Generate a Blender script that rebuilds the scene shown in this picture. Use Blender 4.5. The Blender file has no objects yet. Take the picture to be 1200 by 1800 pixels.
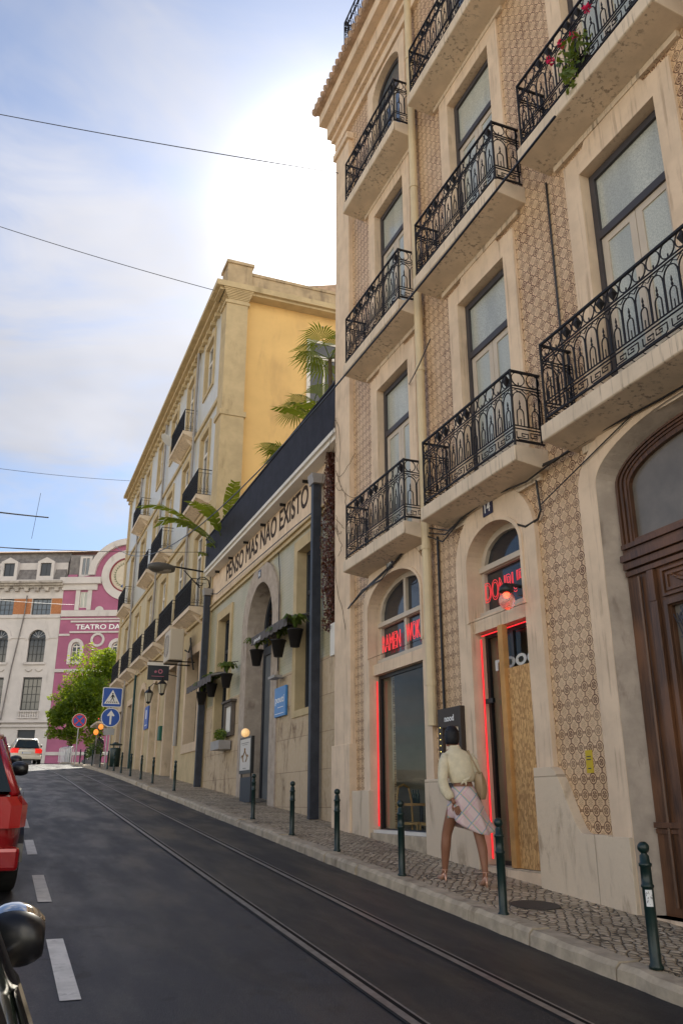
import bpy, bmesh, math, random
from mathutils import Vector, Matrix
from mathutils.geometry import tessellate_polygon
R = math.radians
rnd = random.Random(7)
C = bpy.context.scene.collection
# world frame: X across the street (right +), Y up the street, Z up; the camera stands at the origin
# ------------------------------------------------------------------ camera
cam = bpy.data.objects.new('camera', bpy.data.cameras.new('camera'))
C.objects.link(cam)
cam.location = (0, 0, 1.6)
cam.rotation_euler = (R(90 + 19.25), 0, R(-21.6))
cam.data.sensor_fit = 'VERTICAL'
cam.data.sensor_height = 36
cam.data.lens = 36 * 1466 / 1800
cam.data.clip_start = .05
cam.data.clip_end = 4000
bpy.context.scene.camera = cam
# ------------------------------------------------------------------ view, world, sun
sc = bpy.context.scene
sc.view_settings.view_transform = 'Standard'
sc.view_settings.look = 'None'
sc.view_settings.gamma = 1
sc.view_settings.exposure = 0.78
SUN_AZ, SUN_EL = R(22.8), R(38)
W = bpy.data.worlds.new('World'); sc.world = W; W.use_nodes = True


class V:
    """tiny expression helper over Math nodes"""
    def __init__(s, nt, sock): s.nt, s.k = nt, sock
    def _m(s, op, *a):
        n = s.nt.nodes.new('ShaderNodeMath'); n.operation = op
        for i, x in enumerate((s,) + a):
            if isinstance(x, V): s.nt.links.new(x.k, n.inputs[i])
            else: n.inputs[i].default_value = x
        return V(s.nt, n.outputs[0])
    def __add__(s, o): return s._m('ADD', o)
    __radd__ = __add__
    def __sub__(s, o): return s._m('SUBTRACT', o)
    def __rsub__(s, o): return s._m('MULTIPLY', -1.0)._m('ADD', o)
    def __mul__(s, o): return s._m('MULTIPLY', o)
    __rmul__ = __mul__
    def __truediv__(s, o): return s._m('DIVIDE', o)
    def abs(s): return s._m('ABSOLUTE')
    def fract(s): return s._m('FRACT')
    def sqrt(s): return s._m('SQRT')
    def lt(s, o): return s._m('LESS_THAN', o)
    def gt(s, o): return s._m('GREATER_THAN', o)
    def max(s, o): return s._m('MAXIMUM', o)
    def min(s, o): return s._m('MINIMUM', o)
    def sin(s): return s._m('SINE')
    def cos(s): return s._m('COSINE')
    def atan2(s, o): return s._m('ARCTAN2', o)
    def pow(s, o): return s._m('POWER', o)
    def floor(s): return s._m('FLOOR')
    def clamp(s):
        v = s._m('ADD', 0.0); v.k.node.use_clamp = True; return v
    def ramp(s, a, b):
        n = s.nt.nodes.new('ShaderNodeMapRange'); s.nt.links.new(s.k, n.inputs[0])
        n.interpolation_type = 'SMOOTHSTEP'
        n.inputs[1].default_value = a; n.inputs[2].default_value = b
        return V(s.nt, n.outputs[0])


def rgb(c): return (c[0], c[1], c[2], 1)


def mixc(nt, f, a, b):
    n = nt.nodes.new('ShaderNodeMix'); n.data_type = 'RGBA'
    for i, x in ((0, f), (6, a), (7, b)):
        if isinstance(x, V): nt.links.new(x.k, n.inputs[i])
        elif hasattr(x, 'node'): nt.links.new(x, n.inputs[i])
        elif i == 0: n.inputs[0].default_value = x
        else: n.inputs[i].default_value = rgb(x)
    return n.outputs[2]


def coords(nt, kind='Object', rot=(0, 0, 0), scale=(1, 1, 1)):
    t = nt.nodes.new('ShaderNodeTexCoord'); m = nt.nodes.new('ShaderNodeMapping')
    nt.links.new(t.outputs[kind], m.inputs[0]); m.inputs['Rotation'].default_value = rot
    m.inputs['Scale'].default_value = scale
    return m.outputs[0]


def sep(nt, v):
    n = nt.nodes.new('ShaderNodeSeparateXYZ'); nt.links.new(v, n.inputs[0])
    return [V(nt, n.outputs[i]) for i in range(3)]


def noise(nt, vec, scale, detail=4, rough=.55, dist=0):
    n = nt.nodes.new('ShaderNodeTexNoise'); nt.links.new(vec, n.inputs['Vector'])
    n.inputs['Scale'].default_value = scale; n.inputs['Detail'].default_value = detail
    n.inputs['Roughness'].default_value = rough; n.inputs['Distortion'].default_value = dist
    return V(nt, n.outputs[0])


def voro(nt, vec, scale, feature='F1', rand=1.0):
    n = nt.nodes.new('ShaderNodeTexVoronoi'); n.feature = feature
    nt.links.new(vec, n.inputs['Vector']); n.inputs['Scale'].default_value = scale
    n.inputs['Randomness'].default_value = rand
    return n


# sky: Nishita plus thin broken cloud
nt = W.node_tree
for n in list(nt.nodes): nt.nodes.remove(n)
out = nt.nodes.new('ShaderNodeOutputWorld'); bg = nt.nodes.new('ShaderNodeBackground')
sky = nt.nodes.new('ShaderNodeTexSky'); sky.sky_type = 'NISHITA'; sky.sun_disc = False
sky.sun_elevation = SUN_EL; sky.sun_rotation = SUN_AZ
sky.air_density = 1.2; sky.dust_density = .6; sky.ozone_density = 3.5
bg.inputs['Strength'].default_value = 0.13
vec = coords(nt, 'Generated')
x, y, z = sep(nt, vec)
dz = z.max(0.04) + .12
cmb = nt.nodes.new('ShaderNodeCombineXYZ')
for i, q in enumerate((x / dz, y / dz, z * 1.5)): nt.links.new(q.k, cmb.inputs[i])
cv = cmb.outputs[0]
n1 = noise(nt, cv, .9, 6, .55, .6)
n2 = noise(nt, cv, 2.7, 5, .6, .9)
sd = Vector((math.sin(SUN_AZ) * math.cos(SUN_EL), math.cos(SUN_AZ) * math.cos(SUN_EL), math.sin(SUN_EL)))
nrm = nt.nodes.new('ShaderNodeVectorMath'); nrm.operation = 'NORMALIZE'; nt.links.new(vec, nrm.inputs[0])
dt = nt.nodes.new('ShaderNodeVectorMath'); dt.operation = 'DOT_PRODUCT'
nt.links.new(nrm.outputs[0], dt.inputs[0]); dt.inputs[1].default_value = sd
dot = V(nt, dt.outputs['Value'])
m = (n1 * .7 + n2 * .35).ramp(.47, .67) * .78 + .06
# clouds opposite the sun, out of view, brightened and warmed to light the facades
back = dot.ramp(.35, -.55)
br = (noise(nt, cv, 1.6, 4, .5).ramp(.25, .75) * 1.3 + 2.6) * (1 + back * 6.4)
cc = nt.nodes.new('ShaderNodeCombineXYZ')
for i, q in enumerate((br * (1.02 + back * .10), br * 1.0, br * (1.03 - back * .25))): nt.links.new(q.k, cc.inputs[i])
dim = nt.nodes.new('ShaderNodeVectorMath'); dim.operation = 'MULTIPLY'; dim.inputs[1].default_value = (.45, .49, .55)
nt.links.new(sky.outputs[0], dim.inputs[0])
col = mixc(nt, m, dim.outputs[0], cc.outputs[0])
# the glare of a veiled sun: forward scattering in thin cloud, part of the sky itself
d = dot.max(0.0)
gl = d.pow(260.0) * 24 + d.pow(22.0) * 1.0
gc = nt.nodes.new('ShaderNodeCombineXYZ')
for i, q in enumerate((gl * 1.0, gl * .96, gl * .88)): nt.links.new(q.k, gc.inputs[i])
ad = nt.nodes.new('ShaderNodeVectorMath'); ad.operation = 'ADD'
nt.links.new(col, ad.inputs[0]); nt.links.new(gc.outputs[0], ad.inputs[1])
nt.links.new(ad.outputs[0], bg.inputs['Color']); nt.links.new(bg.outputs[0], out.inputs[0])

sl = bpy.data.lights.new('sun', 'SUN'); sl.energy = 4.5; sl.angle = R(.6); sl.color = (1, .93, .8)
so = bpy.data.objects.new('sun', sl); C.objects.link(so)
so.rotation_euler = sd.to_track_quat('Z', 'Y').to_euler(); so.location = (0, 0, 40)


# ------------------------------------------------------------------ materials
def mat(name, base, rough=.8, spec=.3, metal=0, var=.0, vscale=3, bump=0, bscale=40, emit=None, es=1, trans=0, coat=0, stain=None):
    m = bpy.data.materials.new(name); m.use_nodes = True; nt = m.node_tree; b = nt.nodes['Principled BSDF']
    b.inputs['Roughness'].default_value = rough; b.inputs['Specular IOR Level'].default_value = spec
    b.inputs['Metallic'].default_value = metal; b.inputs['Base Color'].default_value = rgb(base)
    if coat: b.inputs['Coat Weight'].default_value = coat; b.inputs['Coat Roughness'].default_value = .04
    if emit: b.inputs['Emission Color'].default_value = rgb(emit); b.inputs['Emission Strength'].default_value = es
    if trans: b.inputs['Transmission Weight'].default_value = trans
    if var or stain:
        v = coords(nt)
        c = mixc(nt, noise(nt, v, vscale, 5, .6).ramp(.3, .7), tuple(q * (1 - var) for q in base), tuple(min(1, q * (1 + var)) for q in base))
        if stain:
            vv = coords(nt, scale=(1, 1, .22))
            s = noise(nt, vv, stain[1], 6, .65, .4).ramp(stain[2], stain[2] + .16) * noise(nt, v, stain[1] * .35, 3).ramp(.42, .6) * stain[3]
            c = mixc(nt, s, c, stain[0])
        nt.links.new(c, b.inputs['Base Color'])
    if bump:
        v = coords(nt); bn = nt.nodes.new('ShaderNodeBump'); bn.inputs['Strength'].default_value = bump
        bn.inputs['Distance'].default_value = .01
        nt.links.new(noise(nt, v, bscale, 5, .6).k, bn.inputs['Height']); nt.links.new(bn.outputs[0], b.inputs['Normal'])
    return m


M = {}
M['stone'] = mat('cream_stone', (.60, .46, .32), .85, .25, var=.10, vscale=1.6, bump=.25, bscale=25, stain=((.30, .20, .12), 3.2, .54, .55))
M['plaster'] = mat('cream_plaster', (.68, .50, .34), .9, .2, var=.07, vscale=1.1, bump=.12, bscale=60, stain=((.36, .26, .17), 2.2, .58, .4))
M['slab'] = mat('balcony_stone', (.58, .46, .34), .85, .25, var=.08, vscale=3, bump=.2, bscale=20, stain=((.34, .27, .2), 7, .50, .6))
M['roughjamb'] = mat('weathered_jamb_stone', (.42, .35, .29), .9, .2, var=.14, vscale=4, bump=.6, bscale=30, stain=((.2, .15, .12), 6, .5, .6))
M['iron'] = mat('wrought_iron', (.012, .011, .014), .6, .3, var=.3, vscale=20)
M['darkframe'] = mat('dark_window_frame', (.055, .05, .055), .5, .4, var=.1)
M['sash'] = mat('pale_painted_sash', (.55, .47, .38), .55, .4, var=.06)
M['whitepaint'] = mat('white_paint', (.72, .68, .62), .6, .35, var=.05)
M['yellow'] = mat('yellow_render', (.74, .49, .20), .9, .2, var=.10, vscale=.35, bump=.15, bscale=30, stain=((.52, .33, .15), .9, .48, .7))
M['ystone'] = mat('yellowish_stone', (.50, .39, .23), .85, .2, var=.1, vscale=2, bump=.15, bscale=20, stain=((.24, .18, .1), 2.5, .55, .6))
M['parapet'] = mat('weathered_parapet', (.46, .35, .22), .9, .2, var=.15, vscale=2, stain=((.16, .12, .09), 2.2, .47, .75))
M['bluetile'] = mat('pale_blue_tile', (.53, .51, .44), .35, .5, var=.07, vscale=2, stain=((.34, .36, .36), 3, .56, .4))
M['greenplaster'] = mat('green_grey_plaster', (.36, .36, .25), .9, .2, var=.1, vscale=2)
M['pink'] = mat('magenta_pink_render', (.36, .125, .21), .9, .2, var=.09, vscale=.6, bump=.1)
M['twhite'] = mat('greyish_white_render', (.56, .52, .50), .9, .2, var=.07, vscale=.8, stain=((.28, .25, .23), 1.2, .55, .5))
M['twhite2'] = mat('weathered_moulding', (.42, .38, .34), .9, .2, var=.2, vscale=2, stain=((.14, .12, .11), 2, .47, .8))
M['slate'] = mat('grey_slate', (.18, .165, .16), .8, .3, var=.25, vscale=3, bump=.3)
M['brick'] = mat('orange_brick_panel', (.40, .17, .08), .9, .2, var=.14, vscale=6)
M['rooftile'] = mat('clay_roof_tile', (.44, .31, .22), .85, .2, var=.22, vscale=5)
M['darkglass'] = mat('dark_window_glass', (.025, .028, .035), .08, .6)
M['paleglass'] = mat('window_glass_reflecting', (.10, .115, .13), .06, 1.0)
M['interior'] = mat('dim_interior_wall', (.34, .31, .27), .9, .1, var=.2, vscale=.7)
M['shopwall'] = mat('pale_shop_wall', (.66, .64, .58), .9, .1, var=.1, vscale=.7)
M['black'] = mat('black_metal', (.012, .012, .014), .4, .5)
M['bluesteel'] = mat('blue_grey_painted_steel', (.035, .040, .055), .5, .35, var=.2, vscale=4)
M['creampipe'] = mat('cream_painted_pipe', (.62, .50, .32), .5, .4, var=.07)
M['greypipe'] = mat('grey_pipe', (.30, .28, .27), .5, .4, var=.1)
M['kerb'] = mat('limestone_kerb', (.46, .38, .28), .85, .25, var=.18, vscale=6, bump=.5, bscale=18, stain=((.16, .12, .08), 5, .5, .6))
M['bollard'] = mat('dark_green_cast_iron', (.006, .022, .02), .35, .5, var=.2, vscale=15, bump=.15, bscale=60)
M['rail'] = mat('worn_rail_steel', (.30, .30, .31), .42, .5, metal=.8, var=.2, vscale=12)
M['groove'] = mat('rail_groove', (.012, .012, .013), .8, .1)
M['concrete'] = mat('rail_bed_concrete', (.04, .04, .042), .8, .3, var=.25, vscale=8)
M['roadpaint'] = mat('white_road_paint', (.62, .60, .57), .75, .3, var=.12, vscale=7, stain=((.25, .24, .24), 12, .55, .7))
M['red_led'] = mat('red_led_tube', (.35, .01, .01), .5, .3, emit=(1, .02, .03), es=.8)
M['red_neon'] = mat('red_neon_tube', (.35, .03, .03), .5, .3, emit=(1, .05, .06), es=.6)
M['osb_t'] = mat('pine_timber', (.52, .28, .10), .75, .3, var=.15, vscale=4)
M['signblue'] = mat('sign_blue', (.02, .09, .42), .4, .5)
M['plaqueblue'] = mat('plaque_blue', (.06, .22, .52), .4, .4, var=.08)
M['signwhite'] = mat('sign_white', (.78, .78, .78), .45, .4)
M['signred'] = mat('sign_red', (.62, .03, .03), .4, .5)
M['steel'] = mat('galvanised_steel', (.36, .36, .37), .4, .5, metal=.5)
M['skin'] = mat('brown_skin', (.27, .125, .075), .5, .35, var=.06, vscale=10)
M['hair'] = mat('black_hair', (.006, .006, .010), .5, .4, bump=.5, bscale=150)
M['blouse'] = mat('cream_blouse_cloth', (.66, .58, .42), .85, .2, var=.08, vscale=14, bump=1.0, bscale=14)
M['bag'] = mat('tan_leather', (.38, .27, .16), .5, .4, var=.1, vscale=8)
M['shoe'] = mat('rose_gold_leather', (.62, .36, .26), .3, .5, metal=.5)
M['terracotta'] = mat('black_plant_pot', (.02, .018, .018), .6, .3)
M['redpaint'] = mat('red_car_paint', (.30, .006, .010), .25, .5, metal=.25, coat=1)
M['silver'] = mat('champagne_car_paint', (.52, .46, .36), .25, .5, metal=.6, coat=1)
M['pearl'] = mat('pale_car_paint', (.74, .68, .58), .3, .5, metal=.1, coat=1)
M['greycar'] = mat('grey_car_paint', (.10, .11, .09), .25, .5, metal=.4, coat=1)
M['chrome'] = mat('polished_chrome', (.8, .78, .74), .08, .5, metal=1)
M['plastic'] = mat('black_plastic', (.012, .012, .014), .3, .5)
M['carglass'] = mat('tinted_car_glass', (.02, .026, .02), .04, .8)
M['tyre'] = mat('tyre_rubber', (.015, .015, .015), .8, .2)
M['taillight'] = mat('red_tail_lens', (.30, .004, .006), .12, .6, coat=1, emit=(.6, .0, .0), es=.06)
M['braketail'] = mat('lit_tail_lamp', (.6, .01, .01), .2, .5, emit=(1, .03, .02), es=.35)
M['tan_door'] = mat('charcoal_door', (.03, .035, .045), .5, .4)
M['globe'] = mat('lit_globe_lamp', (.9, .7, .4), .4, .3, emit=(1, .55, .2), es=.35)
M['lantern_o'] = mat('orange_lantern', (.9, .3, .05), .5, .3, emit=(1, .28, .05), es=.5)
M['flower'] = mat('pink_petals', (.70, .03, .12), .7, .2)
M['purplewall'] = M['pink']


def leafmat(name, a, b, tr=.35):
    m = bpy.data.materials.new(name); m.use_nodes = True; nt = m.node_tree; bs = nt.nodes['Principled BSDF']
    g = nt.nodes.new('ShaderNodeNewGeometry')
    c = mixc(nt, V(nt, g.outputs['Random Per Island']), a, b)
    nt.links.new(c, bs.inputs['Base Color']); bs.inputs['Roughness'].default_value = .5
    t = nt.nodes.new('ShaderNodeBsdfTranslucent'); mx = nt.nodes.new('ShaderNodeMixShader'); mx.inputs[0].default_value = tr
    c2 = mixc(nt, .5, c, (min(1, b[0] * 4.6), min(1, b[1] * 3.6), .01))
    nt.links.new(c2, t.inputs[0]); nt.links.new(bs.outputs[0], mx.inputs[1]); nt.links.new(t.outputs[0], mx.inputs[2])
    nt.links.new(mx.outputs[0], nt.nodes['Material Output'].inputs[0]); return m


M['leaf'] = leafmat('tree_leaves', (.03, .075, .010), (.13, .20, .015), .5)
M['palmleaf'] = leafmat('palm_leaves', (.07, .11, .02), (.14, .19, .03), .5)
M['fern'] = leafmat('fern_leaves', (.05, .10, .02), (.12, .17, .03), .35)
M['creeper'] = leafmat('red_creeper_leaves', (.05, .015, .012), (.12, .04, .025), .2)
M['hedge'] = leafmat('hedge_leaves', (.02, .05, .012), (.05, .09, .02), .3)
M['bark'] = mat('bark', (.10, .075, .05), .9, .1, var=.25, vscale=8, bump=.5)


def m_azulejo():
    m = bpy.data.materials.new('brown_azulejo_tiles'); m.use_nodes = True; nt = m.node_tree; b = nt.nodes['Principled BSDF']
    v = coords(nt); _, y, z = sep(nt, v); P = .158
    fu = (y / P + 200.0).fract(); fv = (z / P + 200.0).fract()
    cu = fu - .5; cw = fv - .5                     # centre of cell -> star
    ku = .5 - cu.abs(); kv = .5 - cw.abs()         # distance to nearest corner -> ring
    r1 = (ku * ku + kv * kv).sqrt(); r2 = (cu * cu + cw * cw).sqrt()
    a = cw.atan2(cu)
    brown = r1.lt(.225) * (1 - (ku.lt(.022).max(kv.lt(.022)) * r1.gt(.05)) * .8) * (1 - (r1 - .125).abs().lt(.018) * .5)
    ring = r1.gt(.30) * r1.lt(.38)
    ray_ = r2.lt(.20) * (a * 4.0).cos().abs().gt(.86) * r2.gt(.03)
    edge = ku.lt(.075).max(kv.lt(.075)) * r1.gt(.34) * (1 - ku.lt(.02).max(kv.lt(.02)) * .6)
    lobes = (r2 - .245).abs().lt(.012)
    mask = brown.max(ring).max(ray_ * .9).max(edge).max(lobes * .6)
    fade = noise(nt, v, 1.3, 3).ramp(.32, .68) * .30 + .75
    tid = nt.nodes.new('ShaderNodeTexWhiteNoise'); cb = nt.nodes.new('ShaderNodeCombineXYZ')
    nt.links.new((y / P + .5).floor().k, cb.inputs[1]); nt.links.new((z / P + .5).floor().k, cb.inputs[2])
    nt.links.new(cb.outputs[0], tid.inputs['Vector'])
    tv = V(nt, tid.outputs[0]) * .3 + .75
    base = mixc(nt, noise(nt, v, 2.5, 4).ramp(.3, .7), (.64, .44, .26), (.72, .52, .33))
    c = mixc(nt, (mask * fade * tv).clamp(), base, (.105, .030, .008))
    nt.links.new(c, b.inputs['Base Color']); b.inputs['Roughness'].default_value = .45
    b.inputs['Specular IOR Level'].default_value = .35
    bn = nt.nodes.new('ShaderNodeBump'); bn.inputs['Strength'].default_value = .25; bn.inputs['Distance'].default_value = .004
    hu = (fu - .5).abs().gt(.488).max((fv - .5).abs().gt(.488))
    nt.links.new((mask * .4 + hu * -1.0 + noise(nt, v, 9, 3) * .6).k, bn.inputs['Height']); nt.links.new(bn.outputs[0], b.inputs['Normal'])
    return m


def m_smalltile():
    m = bpy.data.materials.new('green_relief_tiles'); m.use_nodes = True; nt = m.node_tree; b = nt.nodes['Principled BSDF']
    v = coords(nt); _, y, z = sep(nt, v); P = .15
    fu = (y / P + 200.0).fract() - .5; fv = (z / P + 200.0).fract() - .5
    r = (fu * fu + fv * fv).sqrt(); grout = fu.abs().gt(.47).max(fv.abs().gt(.47))
    dia = (fu.abs() + fv.abs() - .36).abs().lt(.05).max(r.lt(.1))
    base = mixc(nt, noise(nt, v, 1.4, 5).ramp(.3, .7), (.40, .37, .23), (.50, .44, .30))
    c = mixc(nt, (dia * .45 + grout * .7).clamp(), base, (.17, .16, .10))
    nt.links.new(c, b.inputs['Base Color']); b.inputs['Roughness'].default_value = .4
    bn = nt.nodes.new('ShaderNodeBump'); bn.inputs['Strength'].default_value = .5; bn.inputs['Distance'].default_value = .008
    nt.links.new((dia * .6 - grout).k, bn.inputs['Height']); nt.links.new(bn.outputs[0], b.inputs['Normal'])
    return m


def m_blocks(name, w, h, c1, c2, mortar, stain, k=.9):
    m = bpy.data.materials.new(name); m.use_nodes = True; nt = m.node_tree; b = nt.nodes['Principled BSDF']
    t = nt.nodes.new('ShaderNodeTexCoord'); _, y, z = sep(nt, t.outputs['Object'])
    cb = nt.nodes.new('ShaderNodeCombineXYZ'); nt.links.new(y.k, cb.inputs[0]); nt.links.new(z.k, cb.inputs[1])
    br = nt.nodes.new('ShaderNodeTexBrick'); nt.links.new(cb.outputs[0], br.inputs['Vector'])
    br.inputs['Scale'].default_value = 1; br.inputs['Brick Width'].default_value = w; br.inputs['Row Height'].default_value = h
    br.inputs['Mortar Size'].default_value = .008; br.inputs['Mortar Smooth'].default_value = .4
    br.offset = .37; br.squash = .8; br.squash_frequency = 3
    br.inputs['Color1'].default_value = rgb(c1); br.inputs['Color2'].default_value = rgb(c2); br.inputs['Mortar'].default_value = rgb(mortar)
    v = coords(nt); vv = coords(nt, scale=(1, 1, .3))
    s = noise(nt, vv, 3.0, 7, .68, .8).ramp(.50, .66) * noise(nt, v, .8, 3).ramp(.40, .58) * k
    c = mixc(nt, s, br.outputs[0], stain)
    c = mixc(nt, noise(nt, v, 14, 4).ramp(.35, .7) * .25, c, (.62, .52, .40))
    nt.links.new(c, b.inputs['Base Color']); b.inputs['Roughness'].default_value = .88; b.inputs['Specular IOR Level'].default_value = .2
    bn = nt.nodes.new('ShaderNodeBump'); bn.inputs['Strength'].default_value = .55; bn.inputs['Distance'].default_value = .02
    nt.links.new((noise(nt, v, 12, 6, .65) * .7 - V(nt, br.outputs['Fac']) * .5).k, bn.inputs['Height']); nt.links.new(bn.outputs[0], b.inputs['Normal'])
    return m


def m_cobble():
    m = bpy.data.materials.new('limestone_cobbles'); m.use_nodes = True; nt = m.node_tree; b = nt.nodes['Principled BSDF']
    v = coords(nt, rot=(0, 0, R(38)), scale=(1.0, .86, 1))
    vd = nt.nodes.new('ShaderNodeVectorMath'); vd.operation = 'ADD'
    nz = nt.nodes.new('ShaderNodeTexNoise'); nt.links.new(v, nz.inputs['Vector']); nz.inputs['Scale'].default_value = 3
    mm = nt.nodes.new('ShaderNodeVectorMath'); mm.operation = 'SCALE'; nt.links.new(nz.outputs['Color'], mm.inputs[0]); mm.inputs['Scale'].default_value = .05
    nt.links.new(v, vd.inputs[0]); nt.links.new(mm.outputs[0], vd.inputs[1])
    e = V(nt, voro(nt, vd.outputs[0], 13.0, 'DISTANCE_TO_EDGE', .5).outputs['Distance'])
    cell = voro(nt, vd.outputs[0], 13.0, 'F1', .5).outputs['Color']
    cs = nt.nodes.new('ShaderNodeSeparateColor'); nt.links.new(cell, cs.inputs[0]); cvv = V(nt, cs.outputs[0])
    base = mixc(nt, cvv, (.42, .33, .22), (.70, .57, .41))
    base = mixc(nt, noise(nt, v, .9, 4).ramp(.4, .65) * .45, base, (.24, .18, .12))
    j = e.ramp(.015, .075)
    c = mixc(nt, j, (.055, .045, .03), base)
    nt.links.new(c, b.inputs['Base Color']); b.inputs['Roughness'].default_value = .6; b.inputs['Specular IOR Level'].default_value = .4
    bn = nt.nodes.new('ShaderNodeBump'); bn.inputs['Strength'].default_value = .9; bn.inputs['Distance'].default_value = .03
    nt.links.new((e.ramp(.0, .2) + cvv * .3 + noise(nt, v, 40, 3) * .15).k, bn.inputs['Height']); nt.links.new(bn.outputs[0], b.inputs['Normal'])
    return m


def m_asphalt(name, a, bcol, patch=None):
    m = bpy.data.materials.new(name); m.use_nodes = True; nt = m.node_tree; b = nt.nodes['Principled BSDF']
    v = coords(nt); vs = coords(nt, scale=(1, .25, 1))
    c = mixc(nt, noise(nt, vs, 1.1, 6, .62).ramp(.3, .7), a, bcol)
    c = mixc(nt, noise(nt, v, 120, 2, .6).ramp(.55, .75) * .7, c, (.17, .165, .16))
    c = mixc(nt, noise(nt, v, .5, 4, .6, 1.).ramp(.58, .64) * .5, c, tuple(q * .55 for q in a))
    ck = voro(nt, coords(nt, scale=(1, .6, 1)), .55, 'DISTANCE_TO_EDGE', 1.0)
    nd = nt.nodes.new('ShaderNodeVectorMath'); nd.operation = 'ADD'; nzz = nt.nodes.new('ShaderNodeTexNoise'); nzz.inputs['Scale'].default_value = 1.6; nt.links.new(v, nzz.inputs['Vector'])
    nzz.inputs['Detail'].default_value = 6; sc_ = nt.nodes.new('ShaderNodeVectorMath'); sc_.operation = 'SCALE'; sc_.inputs['Scale'].default_value = 1.1
    nt.links.new(nzz.outputs['Color'], sc_.inputs[0]); nt.links.new(v, nd.inputs[0]); nt.links.new(sc_.outputs[0], nd.inputs[1]); nt.links.new(nd.outputs[0], ck.inputs['Vector'])
    crack = (1 - V(nt, ck.outputs['Distance']).ramp(.0, .018)) * noise(nt, v, .35, 3).ramp(.45, .55)
    c = mixc(nt, crack * .8, c, (.006, .006, .007))
    c = mixc(nt, noise(nt, vs, .8, 5, .6, 2.).ramp(.55, .75) * .5, c, tuple(min(1, q * 1.25) for q in bcol))
    c = mixc(nt, noise(nt, v, 3.5, 2, .4).ramp(.66, .72) * .6, c, (.010, .010, .011))
    nt.links.new(c, b.inputs['Base Color']); b.inputs['Specular IOR Level'].default_value = .5
    rr = noise(nt, vs, 2.2, 4).ramp(.3, .7) * .28 + .34
    nt.links.new(rr.k, b.inputs['Roughness'])
    bn = nt.nodes.new('ShaderNodeBump'); bn.inputs['Strength'].default_value = .8; bn.inputs['Distance'].default_value = .008
    nt.links.new((noise(nt, v, 110, 3, .7) + noise(nt, v, 12, 3) * .7).k, bn.inputs['Height']); nt.links.new(bn.outputs[0], b.inputs['Normal'])
    return m


def m_osb():
    m = bpy.data.materials.new('strand_board'); m.use_nodes = True; nt = m.node_tree; b = nt.nodes['Principled BSDF']
    v = coords(nt, scale=(1, 1.6, .7)); vr = voro(nt, v, 32, 'F1', 1).outputs['Color']
    cs = nt.nodes.new('ShaderNodeSeparateColor'); nt.links.new(vr, cs.inputs[0])
    f = V(nt, cs.outputs[0]) * .6 + noise(nt, v, 60, 3) * .4
    c = mixc(nt, f.ramp(.15, .9), (.36, .19, .07), (.72, .44, .18))
    nt.links.new(c, b.inputs['Base Color']); b.inputs['Roughness'].default_value = .8; return m


def m_wood():
    m = bpy.data.materials.new('varnished_brown_wood'); m.use_nodes = True; nt = m.node_tree; b = nt.nodes['Principled BSDF']
    v = coords(nt, scale=(6, 6, .5)); _, _, z = sep(nt, coords(nt))
    f = noise(nt, v, 4, 6, .6, 1.5).ramp(.3, .7)
    c = mixc(nt, f, (.050, .023, .013), (.12, .055, .028))
    w = noise(nt, coords(nt), 1.0, 3)
    c = mixc(nt, w.ramp(.42, .66) * .6, c, (.22, .095, .042))
    nt.links.new(c, b.inputs['Base Color']); b.inputs['Roughness'].default_value = .42
    bn = nt.nodes.new('ShaderNodeBump'); bn.inputs['Strength'].default_value = .2; bn.inputs['Distance'].default_value = .004
    nt.links.new(f.k, bn.inputs['Height']); nt.links.new(bn.outputs[0], b.inputs['Normal']); return m


def m_curtain():
    """pane of textured old glass over a pale curtain"""
    m = bpy.data.materials.new('textured_pale_glass'); m.use_nodes = True; nt = m.node_tree; b = nt.nodes['Principled BSDF']
    v = coords(nt); vw = coords(nt, scale=(1, 1, .15))
    c = mixc(nt, noise(nt, v, 55, 3, .7).ramp(.35, .65), (.42, .43, .36), (.66, .66, .56))
    c = mixc(nt, noise(nt, vw, 2.4, 4).ramp(.42, .62) * .5, c, (.30, .31, .27))
    oi = nt.nodes.new('ShaderNodeObjectInfo'); rn = V(nt, oi.outputs['Random'])
    _, yy, _z = sep(nt, v)
    c = mixc(nt, ((yy * 1.4 + rn * 9.0).sin() * .5 + .5) * .30, c, (.20, .22, .21))
    c = mixc(nt, rn * .25, c, (.34, .37, .38))
    nt.links.new(c, b.inputs['Base Color']); b.inputs['Roughness'].default_value = .18; b.inputs['Specular IOR Level'].default_value = .8
    bn = nt.nodes.new('ShaderNodeBump'); bn.inputs['Strength'].default_value = .25; bn.inputs['Distance'].default_value = .003
    nt.links.new(noise(nt, v, 70, 3, .7).k, bn.inputs['Height']); nt.links.new(bn.outputs[0], b.inputs['Normal']); return m


def m_plaid():
    m = bpy.data.materials.new('pastel_plaid_cloth'); m.use_nodes = True; nt = m.node_tree; b = nt.nodes['Principled BSDF']
    x, y, z = sep(nt, coords(nt)); u = (x * .8 + z * .75) / .145; w = (x * .8 - z * .75) / .165
    fu, fw = (u + 50.0).fract(), (w + 50.3).fract()
    c = mixc(nt, noise(nt, coords(nt), 12, 3), (.60, .42, .44), (.66, .50, .50))
    c = mixc(nt, (fu.gt(.5)) * .35, c, (.74, .64, .60))
    for f, lo, hi, cc in ((fu, .05, .12, (.06, .36, .48)), (fu, .12, .17, (.62, .52, .10)), (fw, .05, .11, (.10, .28, .55)), (fw, .11, .15, (.60, .52, .16)), (fw, .30, .33, (.62, .22, .35))):
        c = mixc(nt, (f.gt(lo) * f.lt(hi)) * .8, c, cc)
    nt.links.new(c, b.inputs['Base Color']); b.inputs['Roughness'].default_value = .85; return m


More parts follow.
